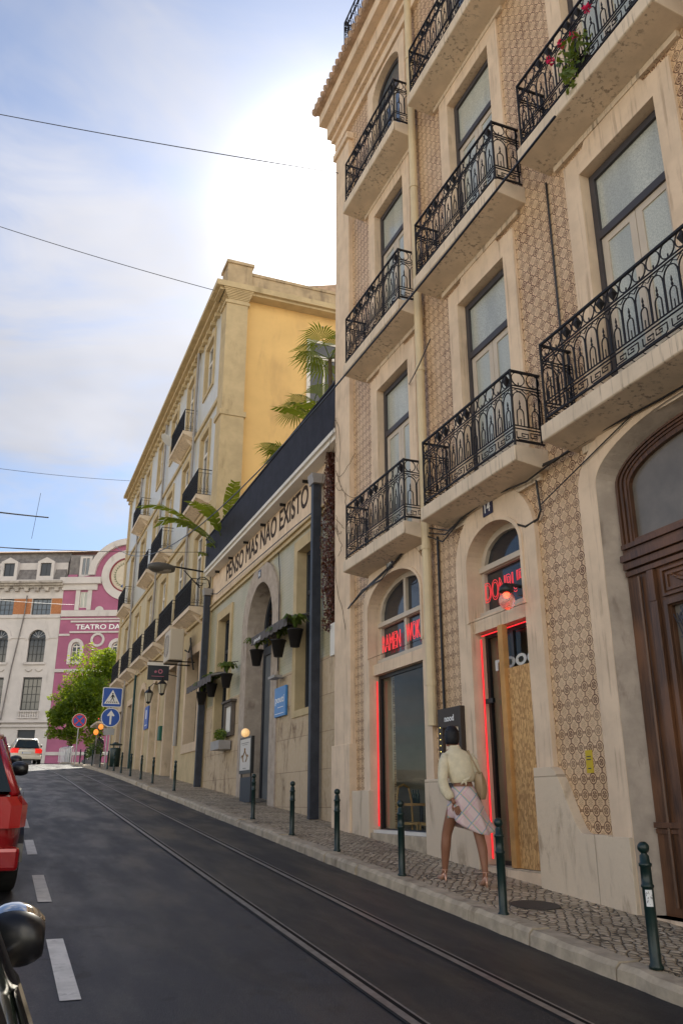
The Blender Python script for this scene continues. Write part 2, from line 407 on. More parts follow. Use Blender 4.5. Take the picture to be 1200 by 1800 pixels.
def m_clearglass():
    m = bpy.data.materials.new('shop_window_glass'); m.use_nodes = True; nt = m.node_tree
    nt.nodes.remove(nt.nodes['Principled BSDF'])
    g = nt.nodes.new('ShaderNodeBsdfGlossy'); g.inputs['Roughness'].default_value = .02
    t = nt.nodes.new('ShaderNodeBsdfTransparent'); t.inputs[0].default_value = (.90, .93, .91, 1)
    f = nt.nodes.new('ShaderNodeFresnel'); f.inputs[0].default_value = 1.35
    mx = nt.nodes.new('ShaderNodeMixShader'); gg = nt.nodes.new('ShaderNodeNewGeometry'); nt.links.new((V(nt, f.outputs[0]) * (1 - V(nt, gg.outputs['Backfacing']))).k, mx.inputs[0])
    nt.links.new(t.outputs[0], mx.inputs[1]); nt.links.new(g.outputs[0], mx.inputs[2])
    nt.links.new(mx.outputs[0], nt.nodes['Material Output'].inputs[0]); return m



def m_streaked(name, base, dark, k=.75):
    m = bpy.data.materials.new(name); m.use_nodes = True; nt = m.node_tree; b = nt.nodes['Principled BSDF']
    v = coords(nt); vs = coords(nt, scale=(1, 1, .045))
    c = mixc(nt, noise(nt, v, 2.5, 5).ramp(.3, .7), tuple(q * .9 for q in base), tuple(q * 1.08 for q in base))
    st = noise(nt, vs, 16, 5, .7).ramp(.52, .64) * noise(nt, v, 1.7, 3).ramp(.36, .6) * k
    c = mixc(nt, st, c, dark)
    c = mixc(nt, noise(nt, v, 5.5, 7, .7).ramp(.58, .76) * .14, c, tuple(q * 1.6 for q in dark))
    nt.links.new(c, b.inputs['Base Color']); b.inputs['Roughness'].default_value = .88; b.inputs['Specular IOR Level'].default_value = .2
    bn = nt.nodes.new('ShaderNodeBump'); bn.inputs['Strength'].default_value = .35; bn.inputs['Distance'].default_value = .01
    nt.links.new(noise(nt, v, 22, 6, .65).k, bn.inputs['Height']); nt.links.new(bn.outputs[0], b.inputs['Normal']); return m


M['slab'] = m_streaked('rain_streaked_balcony_stone', (.68, .56, .43), (.17, .13, .10))
M['plaster'] = m_streaked('cream_plaster', (.72, .56, .41), (.32, .22, .15), .5)
M['azulejo'] = m_azulejo(); M['smalltile'] = m_smalltile()
M['blocks'] = m_blocks('weathered_pink_stone_blocks', 1.25, .72, (.46, .35, .23), (.52, .40, .27), (.28, .20, .13), (.15, .09, .055), 1.0)
M['plinth'] = m_blocks('limestone_plinth', 1.9, 1.3, (.66, .54, .41), (.70, .58, .44), (.42, .33, .24), (.30, .22, .15), .7)
M['cobble'] = m_cobble(); M['asphalt'] = m_asphalt('worn_asphalt', (.016, .018, .024), (.036, .038, .048))
M['asphalt2'] = m_asphalt('dark_asphalt_track_bed', (.007, .008, .010), (.014, .015, .019))
M['osb'] = m_osb(); M['wood'] = m_wood(); M['curtain'] = m_curtain(); M['plaid'] = m_plaid(); M['clear'] = m_clearglass()


# ------------------------------------------------------------------ mesh helpers
class MB:
    def __init__(s): s.v = []; s.f = []
    def add(s, vs, fs):
        o = len(s.v); s.v += [tuple(q) for q in vs]; s.f += [[i + o for i in f] for f in fs]; return s
    def box(s, x0, x1, y0, y1, z0, z1):
        return s.add([(x, y, z) for x in (x0, x1) for y in (y0, y1) for z in (z0, z1)],
                     [(0, 1, 3, 2), (4, 6, 7, 5), (0, 4, 5, 1), (2, 3, 7, 6), (0, 2, 6, 4), (1, 5, 7, 3)])
    def slab(s, outer, holes, d0, d1, ax='x'):
        """polygon in the wall plane (with holes) extruded from depth d0 to d1"""
        polys = [outer] + list(holes or [])
        tri = tessellate_polygon([[Vector((u, v, 0)) for u, v in p] for p in polys])
        flat = [q for p in polys for q in p]; n = len(flat)
        mp = (lambda u, v, d: (d, u, v)) if ax == 'x' else ((lambda u, v, d: (u, d, v)) if ax == 'y' else (lambda u, v, d: (u, v, d)))
        vs = [mp(u, v, d0) for u, v in flat] + [mp(u, v, d1) for u, v in flat]
        fs = [tuple(t) for t in tri] + [tuple(i + n for i in reversed(t)) for t in tri]
        o = 0
        for p in polys:
            k = len(p)
            for i in range(k): a, b = o + i, o + (i + 1) % k; fs.append((a, b, b + n, a + n))
            o += k
        return s.add(vs, fs)
    def tube(s, pts, r, n=6, cap=True, closed=False):
        pts = [Vector(p) for p in pts]; rr = r if isinstance(r, (list, tuple)) else [r] * len(pts)
        o = len(s.v); up = Vector((.03, .02, 1)).normalized(); k = len(pts); pa = None
        for i, p in enumerate(pts):
            a = pts[i - 1] if (i > 0 or closed) else p; b = pts[(i + 1) % k] if (i < k - 1 or closed) else p
            d = (b - a)
            d = d.normalized() if d.length > 1e-9 else Vector((0, 0, 1))
            if pa is None:
                e1 = d.cross(up)
                if e1.length < .1: e1 = d.cross(Vector((1, 0, 0)))
            else: e1 = pa - d * pa.dot(d)
            e1.normalize(); pa = e1; e2 = d.cross(e1)
            for j in range(n):
                t = 2 * math.pi * (j + .5) / n; s.v.append(tuple(p + (e1 * math.cos(t) + e2 * math.sin(t)) * rr[i]))
        for i in range(k if closed else k - 1):
            for j in range(n):
                a = o + i * n + j; b = o + i * n + (j + 1) % n; i2 = (i + 1) % k
                s.f.append([a, b, o + i2 * n + (j + 1) % n, o + i2 * n + j])
        if cap and not closed:
            s.f.append([o + j for j in range(n)][::-1]); s.f.append([o + (k - 1) * n + j for j in range(n)])
        return s
    def lathe(s, prof, c=(0, 0, 0), n=16):
        o = len(s.v)
        for r, z in prof:
            for j in range(n):
                t = 2 * math.pi * j / n; s.v.append((c[0] + r * math.cos(t), c[1] + r * math.sin(t), c[2] + z))
        for i in range(len(prof) - 1):
            for j in range(n):
                s.f.append([o + i * n + j, o + i * n + (j + 1) % n, o + (i + 1) * n + (j + 1) % n, o + (i + 1) * n + j])
        s.f.append([o + j for j in range(n)][::-1]); s.f.append([o + (len(prof) - 1) * n + j for j in range(n)]); return s
    def ball(s, c, r, n=12, sc=(1, 1, 1)):
        o = len(s.v); m = n // 2
        for i in range(m + 1):
            ph = math.pi * i / m
            for j in range(n):
                t = 2 * math.pi * j / n
                s.v.append((c[0] + r * sc[0] * math.sin(ph) * math.cos(t), c[1] + r * sc[1] * math.sin(ph) * math.sin(t), c[2] + r * sc[2] * math.cos(ph)))
        for i in range(m):
            for j in range(n): s.f.append([o + i * n + j, o + i * n + (j + 1) % n, o + (i + 1) * n + (j + 1) % n, o + (i + 1) * n + j])
        return s
    def rings(s, rr, cap=True):
        """loft through rings (lists of equal numbers of points)"""
        o = len(s.v); n = len(rr[0])
        for r in rr: s.v += [tuple(q) for q in r]
        for i in range(len(rr) - 1):
            for j in range(n): s.f.append([o + i * n + j, o + i * n + (j + 1) % n, o + (i + 1) * n + (j + 1) % n, o + (i + 1) * n + j])
        if cap: s.f.append([o + j for j in range(n)][::-1]); s.f.append([o + (len(rr) - 1) * n + j for j in range(n)])
        return s
    def build(s, name, m, parent=None, world=True, smooth=False, bevel=0, at=None, sub=0, doubles=False):
        off = Vector((0, 0, 0))
        if at is not None: off = Vector(at)
        elif parent is not None and world:
            p = parent
            while p is not None: off += p.location; p = p.parent
        me = bpy.data.meshes.new(name)
        me.from_pydata([(a - off.x, b - off.y, c - off.z) for a, b, c in s.v], [], s.f)
        bm = bmesh.new(); bm.from_mesh(me)
        if doubles or bevel: bmesh.ops.remove_doubles(bm, verts=bm.verts, dist=1e-4)
        bmesh.ops.recalc_face_normals(bm, faces=bm.faces); bm.to_mesh(me); bm.free()
        me.materials.append(m if not isinstance(m, str) else M[m])
        if smooth: me.polygons.foreach_set('use_smooth', [True] * len(me.polygons))
        o = bpy.data.objects.new(name, me); C.objects.link(o)
        if at is not None: o.location = at
        if parent is not None: o.parent = parent
        if bevel:
            b = o.modifiers.new('bevel', 'BEVEL'); b.width = bevel; b.segments = 2; b.limit_method = 'ANGLE'
        if sub:
            b = o.modifiers.new('sub', 'SUBSURF'); b.levels = sub; b.render_levels = sub
        return o


def rect(a, b, c, d): return [(a, c), (b, c), (b, d), (a, d)]


def arch(a, b, z0, zs, rise, n=16):
    """opening with straight sides to zs and an elliptical head rising by `rise`"""
    c, h = (a + b) / 2, (b - a) / 2
    return [(a, z0), (b, z0)] + [(c + h * math.cos(math.pi * i / n), zs + rise * math.sin(math.pi * i / n)) for i in range(n + 1)]


def disc(u, v, r, n=24, k=1): return [(u + r * math.cos(2 * math.pi * i / n), v + r * k * math.sin(2 * math.pi * i / n)) for i in range(n)]


def tag(o, label=None, cat=None, group=None, kind=None):
    if label: o['label'] = label
    if cat: o['category'] = cat
    if group: o['group'] = group
    if kind: o['kind'] = kind
    return o


def thing(name, label, cat, loc=(0, 0, 0), rz=0, group=None):
    o = bpy.data.objects.new(name, None); C.objects.link(o); o.location = loc; o.rotation_euler = (0, 0, rz)
    o.empty_display_size = .2
    return tag(o, label, cat, group)


def copy_tree(root, loc=None, rz=None, label=None, group=None):
    def rec(o, par):
        c = o.copy(); C.objects.link(c); c.parent = par
        for ch in list(o.children): rec(ch, c)
        return c
    r = rec(root, None)
    if loc is not None: r.location = loc
    if rz is not None: r.rotation_euler = (0, 0, rz)
    if label: r['label'] = label
    if group: r['group'] = group
    return r


def copy_part(o, parent, loc):
    c = o.copy(); C.objects.link(c); c.parent = parent; c.location = loc
    for ch in list(o.children): d_ = ch.copy(); C.objects.link(d_); d_.parent = c
    return c


def text(name, s, m, parent, org, h, width=None, bold=.0, depth=.01, ax='x', shear=0, at=None, outline=0, bolds=(0,)):
    """lettering as a mesh; org = lower left corner; ax 'x': on a wall facing -X, reading towards -Y"""
    cu = bpy.data.curves.new(name, 'FONT'); cu.body = s; cu.size = 1; cu.offset = bold; cu.extrude = 0; cu.shear = shear
    if outline: cu.fill_mode = 'NONE'; cu.bevel_depth = outline
    to = bpy.data.objects.new(name, cu); C.objects.link(to); bpy.context.view_layer.update()
    me0 = to.to_mesh(); vs = [tuple(v.co) for v in me0.vertices]; fs = [tuple(p.vertices) for p in me0.polygons]
    to.to_mesh_clear(); bpy.data.objects.remove(to)
    x0 = min(v[0] for v in vs); x1 = max(v[0] for v in vs); y0 = 0; caps = .70
    k = h / caps; kx = (width / (x1 - x0)) if width else k
    mb = MB(); ox, oy, oz = org
    def mp(a, b, c):
        a = (a - x0) * kx; b = b * k
        return (ox - c, oy - a, oz + b) if ax == 'x' else (ox + a, oy - c, oz + b)
    n = len(vs)
    if outline: mb.add([mp(a, b, c * k + depth) for a, b, c in vs], fs)
    else:
        ed = {}
        for f in fs:
            for i in range(len(f)):
                e = (f[i], f[(i + 1) % len(f)]); ed[e] = 1
        rim = [e for e in ed if (e[1], e[0]) not in ed]
        for q_, (j_, w_) in enumerate([(a, b) for a in bolds for b in bolds]):
            off = len(mb.v); mb.add([mp(a + j_, b + w_, depth + .0006 * q_) for a, b, c in vs] + [mp(a + j_, b + w_, 0) for a, b, c in vs], fs)
            mb.f += [[off + a, off + b, off + b + n, off + a + n] for a, b in rim]
    return mb.build(name, m, parent, at=at)


def gz(s):
    if s < -40: return -2.9
    if s < 30: return .0724 * s
    if s < 62: return 2.172 + .0724 * (s - 30) - .00035 * (s - 30) ** 2
    if s < 72: u = s - 62; return 4.1304 + .050 * u - .0025 * u * u
    return 4.3804 + .025 * (min(s, 105) - 72)


def strip(name, m, t0, t1, s0, s1, dz, ds=1.0, thick=0, **k):
    mb = MB(); n = max(2, int((s1 - s0) / ds)); f0 = t0 if callable(t0) else (lambda s: t0); f1 = t1 if callable(t1) else (lambda s: t1)
    vs = []
    for i in range(n + 1):
        s = s0 + (s1 - s0) * i / n; vs += [(f0(s), s, gz(s) + dz), (f1(s), s, gz(s) + dz)]
    fs = [(2 * i, 2 * i + 1, 2 * i + 3, 2 * i + 2) for i in range(n)]
    if thick:
        o = len(vs); vs += [(a, b, c - thick) for a, b, c in vs]
        fs += [(o + 2 * i + 2, o + 2 * i + 3, o + 2 * i + 1, o + 2 * i) for i in range(n)]
        fs += [(2 * i, 2 * i + 2, o + 2 * i + 2, o + 2 * i) for i in range(n)] + [(2 * i + 1, o + 2 * i + 1, o + 2 * i + 3, 2 * i + 3) for i in range(n)]
        fs += [(0, o, o + 1, 1), (2 * n, 2 * n + 1, o + 2 * n + 1, o + 2 * n)]
    mb.add(vs, fs); return mb.build(name, m, smooth=False, **k)


# ================================================================== THE SETTING
RL, RR = 2.47, 3.42                        # rail centres
def bend(s): return -.0009 * max(0, s - 30) ** 2      # tracks and kerbs drift left towards the crest
KB = lambda s: 4.30 + .0045 * max(0, s - 6) + bend(s) * .15
g = MB(); n = 130
ys = [-40 + i * 1.0 for i in range(113)] + [90, 140, 300, 800, 2000]
xs = [-1500, -300, -60, -12, -5, 0, 5, 12, 60, 300, 1500]
g.add([(x, y, gz(y) - .06) for y in ys for x in xs], [(j * 11 + i, j * 11 + i + 1, j * 11 + 12 + i, j * 11 + 11 + i) for j in range(len(ys) - 1) for i in range(10)])
tag(g.build('ground', mat('pale_bounce_ground', (.36, .31, .24), .95, .1, var=.2, vscale=.5)), kind='structure')  # ground colour raised so that it bounces light onto the facades
tag(strip('road', 'asphalt', -4.4, KB, -12, 109, 0, 1), kind='structure')
tag(strip('tram_track_bed', 'asphalt2', lambda s: RL + .09 + bend(s), lambda s: KB(s) - .004, -12, 74, .004, 1), kind='structure')
tag(strip('pavement', 'cobble', lambda s: KB(s) + .2, lambda s: 6.6, -8, 52.6, .12, 1, thick=.14), kind='structure')
tag(strip('square', 'cobble', lambda s: KB(s) + .2, lambda s: 40, 52.6, 104, .12, 1), kind='structure')
# kerb: long limestone pieces, each a little out of line with the next
kb = MB(); s = -8.0; rk = random.Random(3)
while s < 74:
    L = rk.uniform(.9, 1.5); n = 8; o = len(kb.v); jx = rk.uniform(-.012, .012); jz = rk.uniform(-.01, .012)
    for i in range(n + 1):
        q = s + .008 + (L - .016) * i / n; w = rk.uniform(-.012, .012); hz = gz(q) + .125 + jz + rk.uniform(-.006, .006); x = KB(q) + jx
        kb.v += [(x - .01 + w, q, gz(q) - .03), (x + .0 + w, q, hz - .035), (x + .035 + w * .5, q, hz), (x + .205, q, hz), (x + .205, q, gz(q) - .03)]
    for i in range(n):
        for j in range(4): a = o + i * 5 + j; kb.f.append([a, a + 1, a + 6, a + 5])
    kb.f.append([o + j for j in range(5)]); kb.f.append([o + n * 5 + j for j in range(5)][::-1]); s += L
tag(kb.build('kerb', 'kerb'), kind='structure')
tag(strip('far_pavement', 'cobble', -7.5, -2.6, -12, 74, .12, 1, thick=.14), kind='structure')
for x in (RL, RR):
    for nm, m_, a, b, dz in (('tram_rail', 'concrete', -.045, .095, .008), ('tram_rail', 'rail', -.030, .028, .014), ('tram_rail', 'groove', .030, .062, .013), ('tram_rail', 'rail', .064, .082, .014)):
        if 0: pass
        tag(strip(nm, m_, (lambda s, x=x, a=a: x + a + bend(s)), (lambda s, x=x, b=b: x + b + bend(s)), -12, 74, dz, 1), kind='structure')
# parking line dashes
for i, s0 in enumerate((-.7, 2.7, 6.09, 9.42, 12.94, 16.4, 19.9, 23.4, 27, 30.5, 34, 37.5)):
    tag(strip('road_marking', 'roadpaint', .54 - .0 * i, .67, s0, s0 + 1.7, .006, .4), kind='structure')
mh = MB(); mc = (5.00, 7.55)
mh.slab(disc(mc[0], mc[1], .24, 28), [], 0, .006, 'z')
for v_i in range(len(mh.v)): a, b, c = mh.v[v_i]; mh.v[v_i] = (a, b, c + gz(b) + .122)
tag(mh.build('manhole_cover', mat('dark_iron_cover', (.05, .045, .04), .6, .4, bump=.6, bscale=60), at=(mc[0], mc[1], gz(mc[1]) + .12)), 'round dark iron manhole cover set in the cobbled pavement', 'manhole cover')

# ================================================================== TILED APARTMENT BUILDING (right)
F = 5.80
TB = thing('tiled_apartment_building', 'tall brown patterned tile building with wrought iron balconies, above the noodle shop', 'building', (8, 8, gz(8)))
BAY = [(12.12, 'A'), (9.05, 'B'), (6.00, 'C'), (2.95, 'D'), (-.1, 'E')]
bA, bB, bC = 12.12, 9.05, 6.00
SH = [('shop', 13.22, 11.20, 1.14, 4.78, .52), ('donburi', 9.76, 8.44, .86, 4.62, .50)]     # ground openings (far s, near s, sill, spring, rise)
doorC = (4.72, 6.58)
holes = [arch(11.19, 13.23, 1.13, 4.74, .51), arch(8.43, 9.77, .85, 4.70, .45), arch(4.17, 6.93, .60, 4.90, .49, 24)]
FL = [5.68, 9.62, 13.42]                  # balcony floor levels
for c, _ in BAY:
    for k, z0 in enumerate(FL):
        holes.append(rect(c - .66, c + .66, z0 + .03, z0 + 3.22) if k < 2 else arch(c - .66, c + .66, z0 + .03, z0 + 2.35, .42, 14))
TOPZ = 16.9
MB().slab(rect(-3, 14.72, -1.2, TOPZ), holes, F, F + .42, 'x').build('tile_cladding', 'azulejo', TB)
# building body: side walls, back, roof
b = MB(); b.box(F + .42, 15.5, 14.30, 14.72, -1, TOPZ); b.box(15.5, 15.8, -3, 14.72, -1, TOPZ); b.box(F + .42, 15.5, -3, -2.7, -1, TOPZ)
for z0 in (5.1, 9.05, 12.9, 16.3): b.box(F + .42, 15.5, -2.7, 14.3, z0, z0 + .3)
b.box(8.9, 9.0, -2.7, 14.3, -1, 16.3)
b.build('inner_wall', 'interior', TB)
# shop room partition
MB().box(F + .42, 8.9, 7.6, 7.7, -1, 5.1).box(F + .42, 8.9, -2.7, 14.3, .70, .84).build('shop_floor', 'shopwall', TB)
# corner pilaster and thin pilaster strip
p = MB(); p.box(F - .10, F + .35, 13.98, 14.76, gz(14) - .3, 16.0)
p.box(F - .14, F + .36, 13.93, 14.80, gz(14) - .3, gz(14.3) + 1.55)
p.box(F - .16, F + .36, 13.92, 14.80, 15.85, 16.02)
p.box(F - .17, F + .37, 13.9, 14.82, 16.9, 17.05)
p.build('corner_pilaster', 'plaster', TB, bevel=.01)
# cornice and eave
c = MB()
for (x0, z0, z1) in ((F - .08, 16.28, 16.5), (F - .16, 16.5, 16.62), (F - .26, 16.62, 17.0), (F - .44, 17.0, 17.3)): c.box(x0, F + .42, -3, 14.86 + (F - x0) * .35, z0, z1)
c.build('cornice', 'plaster', TB)
rf = MB()
for i in range(92):                       # clay tile ends along the eave
    y = 15.0 - i * .195
    rf.tube([(F - .60, y, 17.38), (F + 1.6, y, 18.2)], .075, 6)
for i in range(14):                       # verge along the gable end
    x = F - .54 + i * .2
    rf.tube([(x, 15.06, 17.36 + (x - F + .6) * .37), (x, 14.6, 17.40 + (x - F + .6) * .37)], .075, 6)
rf.box(F - .56, F + .5, -3, 15.0, 17.305, 17.35)
rf.slab([(F - .5, 17.36), (15.8, 17.36), (10.5, 20.6)], [], -3, 14.7, 'y')
rf.build('roof', 'rooftile', TB)


def surround(name, m, inner, outer, x0, x1, parent, bevel=.008): return MB().slab(outer, [inner], x0, x1, 'x').build(name, m, parent, bevel=0)


# painted bands below the balconies (each bay's stone apron) and window surrounds
for ci, (c, nm) in enumerate(BAY):
    for k, z0 in enumerate(FL):
        inn = rect(c - .65, c + .65, z0 + .02, z0 + 3.21) if k < 2 else arch(c - .65, c + .65, z0 + .02, z0 + 2.35, .41, 14)
        ears = .26
        if k < 2: outr = [(c - .93, z0 - .12), (c + .93, z0 - .12), (c + .93, z0 + 3.50), (c + .55, z0 + 3.52), (c + .5, z0 + 3.60), (c - .5, z0 + 3.60), (c - .55, z0 + 3.52), (c - .93, z0 + 3.50)]
        else: outr = rect(c - .90, c + .90, z0 - .12, min(z0 + 3.05, 16.25))
        surround('window_surround', 'plaster', inn, outr, F - .035, F + .2, TB)
        # apron where slab meets the wall
        MB().box(F - .05, F + .1, c - 1.10, c + 1.10, z0 - .34, z0 - .121).build('balcony_apron', 'slab', TB)

# balcony railing panel as 2-D strokes
def railing_strokes(L, H=.95, seed=1):
    n = max(2, round(L / .2)); p = L / n; S = []; rr = random.Random(seed)
    for v, r in ((0, .014), (.165, .009), (.205, .009), (.715, .009), (.75, .009), (H, .02)): S.append(([(0, v), (L, v)], r))
    for i in range(n):
        cx = (i + .5) * p; q = []
        S.append(([(cx + .094 * math.cos(2 * math.pi * k / 14), .85 + .094 * math.sin(2 * math.pi * k / 14)) for k in range(15)], .008))
        S.append(([(cx, .758), (cx, .80)], .008))
        if rr.random() < .30: S.append(([(cx, .85 - .07), (cx, .85), (cx, .85 + .07)], [.012, .052, .012]))
        hw = p * .47
        S.append(([(cx - hw, .21), (cx - hw, .55)] + [(cx - hw * math.cos(math.pi * k / 8), .55 + .125 * math.sin(math.pi * k / 8)) for k in range(1, 8)] + [(cx + hw, .55), (cx + hw, .21)], .0085))
        S.append(([(cx - p * .5, .66), (cx - p * .25, .70), (cx, .675), (cx + p * .25, .70), (cx + p * .5, .66)], .006))
        hw = p * .22
        S.append(([(cx - hw, .21), (cx - hw, .38)] + [(cx - hw * math.cos(math.pi * k / 6), .38 + .06 * math.sin(math.pi * k / 6)) for k in range(1, 6)] + [(cx + hw, .38), (cx + hw, .21)], .0075))
        S.append(([(cx, .44), (cx, .465), (cx, .49), (cx, .51), (cx, .56)], [.006, .014, .006, .012, .003]))
        S.append(([(cx, .21), (cx, .30)], .006))
    for i in range(max(1, n // 2)):
        a = (i + .08) * (L / max(1, n // 2)); w = (L / max(1, n // 2)) * .84; k = w / 8
        S.append(([(a, .045), (a, .125), (a + 3.6 * k, .125), (a + 3.6 * k, .065), (a + 1.6 * k, .065), (a + 1.6 * k, .098), (a + 2.6 * k, .098)], .0075))
        S.append(([(a + w, .125), (a + w, .045), (a + w - 3.6 * k, .045), (a + w - 3.6 * k, .105), (a + w - 1.6 * k, .105), (a + w - 1.6 * k, .072), (a + w - 2.6 * k, .072)], .0075))
        S.append(([(a, .045), (a + .03, .02), (a + w - .03, .02), (a + w, .045)], .006))
    return S


def make_railing(L, D, seed=1):
    """three-sided railing: front length L along Y centred on 0 at x=-D, sides back to x=0"""
    mb = MB()
    for S, mp in ((railing_strokes(L, seed=seed), lambda u, v: (-D, -L / 2 + u, v)), (railing_strokes(D, seed=2), lambda u, v: (-u, -L / 2, v)), (railing_strokes(D, seed=5), lambda u, v: (-u, L / 2, v))):
        for pts, r in S: mb.tube([mp(u, v) for u, v in pts], r, 4, cap=False)
    for y in (-L / 2, L / 2):
        mb.tube([(-D, y, -.06), (-D, y, .97)], .016, 5)
        for k in range(3): mb.tube([(-.04, y, 0), (-.04, y, .95)], .013, 4)
    for i in range(int(L / .16)): y = -L / 2 + .1 + i * .16; mb.tube([(-D, y, .0), (-D - .04, y + .02, -.03), (-D + .02, y, -.06)], .006, 4)
    return mb


BW, BD = 2.40, .43
slabm = MB(); slabm.slab([(-BD - .05, 0), (.02, 0), (.02, -.26), (-.06, -.26), (-BD - .03, -.20), (-BD - .05, -.19)], [], -BW / 2 - .05, BW / 2 + .05, 'y')
bal0 = slabm.build('balcony', 'slab', TB, world=False, bevel=.012); bal0.location = Vector((F, BAY[0][0], FL[0])) - TB.location
ra0 = make_railing(BW, BD, 3).build('railing', 'iron', bal0, world=False); ra0.location = (0, 0, .085)
for c, nm in BAY:
    for k, z0 in enumerate(FL):
        if (c, k) == (BAY[0][0], 0): continue
        copy_part(bal0, TB, Vector((F, c, z0)) - TB.location)
# attic railing above the eave
ar = MB()
for cy, L in ((12.0, 2.8), (8.3, 2.6)):
    for pts, r in railing_strokes(L): ar.tube([(F - .42, cy - L / 2 + u, 17.62 + v) for u, v in pts], r, 4, cap=False)
    for yy in (cy - L / 2, cy + L / 2):
        for pts, r in railing_strokes(1.0): ar.tube([(F - .42 + u, yy, 17.62 + v) for u, v in pts], r, 4, cap=False)
        ar.tube([(F - .42, yy, 17.42), (F - .42, yy, 18.57)], .016, 5)
ar.build('attic_railing', 'iron', TB)

# french windows (frame > sash, pane)
def french_window(c, z0, k, x=F + .10):
    zt = z0 + 3.20; inner = rect(c - .655, c + .655, z0 + .04, zt)
    if k < 2:
        fo = rect(c - .648, c + .648, z0 + .05, zt - .008)
        hs = [rect(c - .56, c + .56, z0 + 2.35, zt - .10), rect(c - .58, c + .58, z0 + .10, z0 + 2.25)]
    else:
        fo = arch(c - .648, c + .648, z0 + .05, z0 + 2.35, .40, 14); hs = [rect(c - .57, c + .57, z0 + .10, z0 + 2.02), arch(c - .56, c + .56, z0 + 2.12, z0 + 2.32, .34, 14)]
    fr = MB().slab(fo, hs, x, x + .09, 'x').build('window_frame', 'darkframe', TB)
    top = z0 + 2.25 if k < 2 else z0 + 2.02
    for a, b_ in ((c - .578, c - .005), (c + .005, c + .578)):
        MB().slab(rect(a, b_, z0 + .10, top - .003), [rect(a + .10, b_ - .10, z0 + .55, top - .09), rect(a + .10, b_ - .10, z0 + .16, z0 + .47)], x + .03, x + .075, 'x').build('sash', 'sash', fr)
    MB().box(x + .045, x + .052, c - .58, c + .58, z0 + .10, top).box(x + .04, x + .047, c - .58, c + .58, top + .06, z0 + (3.14 if k < 2 else 2.70)).build('pane', 'curtain' if k < 2 else 'paleglass', fr)


for c, nm in BAY[:4]:
    for k, z0 in enumerate(FL): french_window(c, z0, k)

# ground floor surrounds
def g_surround(lo, hi, base, spring, rise, wo=.30, name='doorway_surround', m_='plaster', x0=F - .06):
    inn = arch(lo, hi, base, spring, rise, 20)
    out_ = arch(lo - wo, hi + wo, base - .5, spring + .02, rise + .42, 20)
    MB().slab(out_, [inn], x0, F + .38, 'x').build(name, m_, TB)
    MB().slab(arch(lo - .055, hi + .055, spring - .8, spring, rise + .055, 20), [arch(lo, hi, spring - .8, spring, rise, 20)], x0 - .02, x0 - .001, 'x').build('arch_moulding', m_, TB)


g_surround(11.20, 13.22, 1.14, 4.74, .50, .24); g_surround(8.44, 9.76, .86, 4.70, .44, .32)
# plinth blocks with the swept curve beside the entrance door
pl = MB()
for a_ in ((13.20, 13.93, .3, 1.80), (9.77, 11.19, .1, 1.92), (-3, 4.18, -.8, 1.25)): MB().box(F - .10, F + .1, *a_).build('stone_plinth', 'plinth', TB, bevel=.012)
crv = [(8.43, .1), (8.43, 1.98), (8.12, 1.98)] + [(8.12 - .52 * (i / 12), 1.98 - .68 * (.5 - .5 * math.cos(math.pi * i / 12))) for i in range(1, 13)] + [(7.24, 1.30), (7.24, 1.29), (6.915, 1.29), (6.915, .1)]
pl.slab(crv, [], F - .12, F + .3, 'x')
pl.build('stone_plinth', 'plinth', TB, bevel=.012)
# steps
for a_ in ((F - .02, F + .9, 8.44, 9.76, .2, .88), (F - .08, F + .9, 11.22, 13.19, .5, 1.15), (F + .02, F + .9, 4.19, 6.91, .0, .62)): MB().box(*a_).build('door_step', 'kerb', TB, bevel=.01)
# dark band of shadowed cable trunking and cables under the first balconies: cables are things below
# fanlight of the two shops
def fanlight(lo, hi, z0, zs, rise, mull, x=F + .16):
    fo = arch(lo, hi, z0, zs, rise, 20); hs = []
    w = .065; zc = z0 + .62
    cols = [(lo + w, hi - w)] if not mull else [(lo + w, (lo + hi) / 2 - w * .6), ((lo + hi) / 2 + w * .6, hi - w)]
    for a, b_ in cols:
        hs.append(rect(a, b_, z0 + w, zc))
        c, h = (lo + hi) / 2, (hi - lo) / 2 - w
        up = [(a, zc + .1), (b_, zc + .1)]
        for i in range(11):
            u = b_ + (a - b_) * i / 10; q = max(0, 1 - ((u - c) / h) ** 2); up.append((u, zs - .02 + (rise - w) * math.sqrt(q)))
        hs.append(up)
    fr = MB().slab(fo, hs, x, x + .09, 'x').build('fanlight_frame', 'sash', TB)
    MB().slab(arch(lo, hi, z0, zs, rise, 20), [], x + .055, x + .06, 'x').build('pane', 'darkglass', fr)
    MB().box(x - .06, x + .01, lo, hi, z0 - .02, z0 + .07).box(x - .04, x + .01, lo, hi, zc + .01, zc + .09).build('moulding', 'sash', fr, bevel=.008)


fanlight(11.20, 13.22, 3.86, 4.74, .50, True); fanlight(8.44, 9.76, 3.98, 4.70, .44, False)
# lintel panels
MB().box(F + .02, F + .3, 11.20, 13.22, 3.66, 3.84).build('lintel', 'plaster', TB); MB().box(F + .0, F + .3, 8.44, 9.76, 3.76, 3.96).build('lintel', 'plaster', TB)
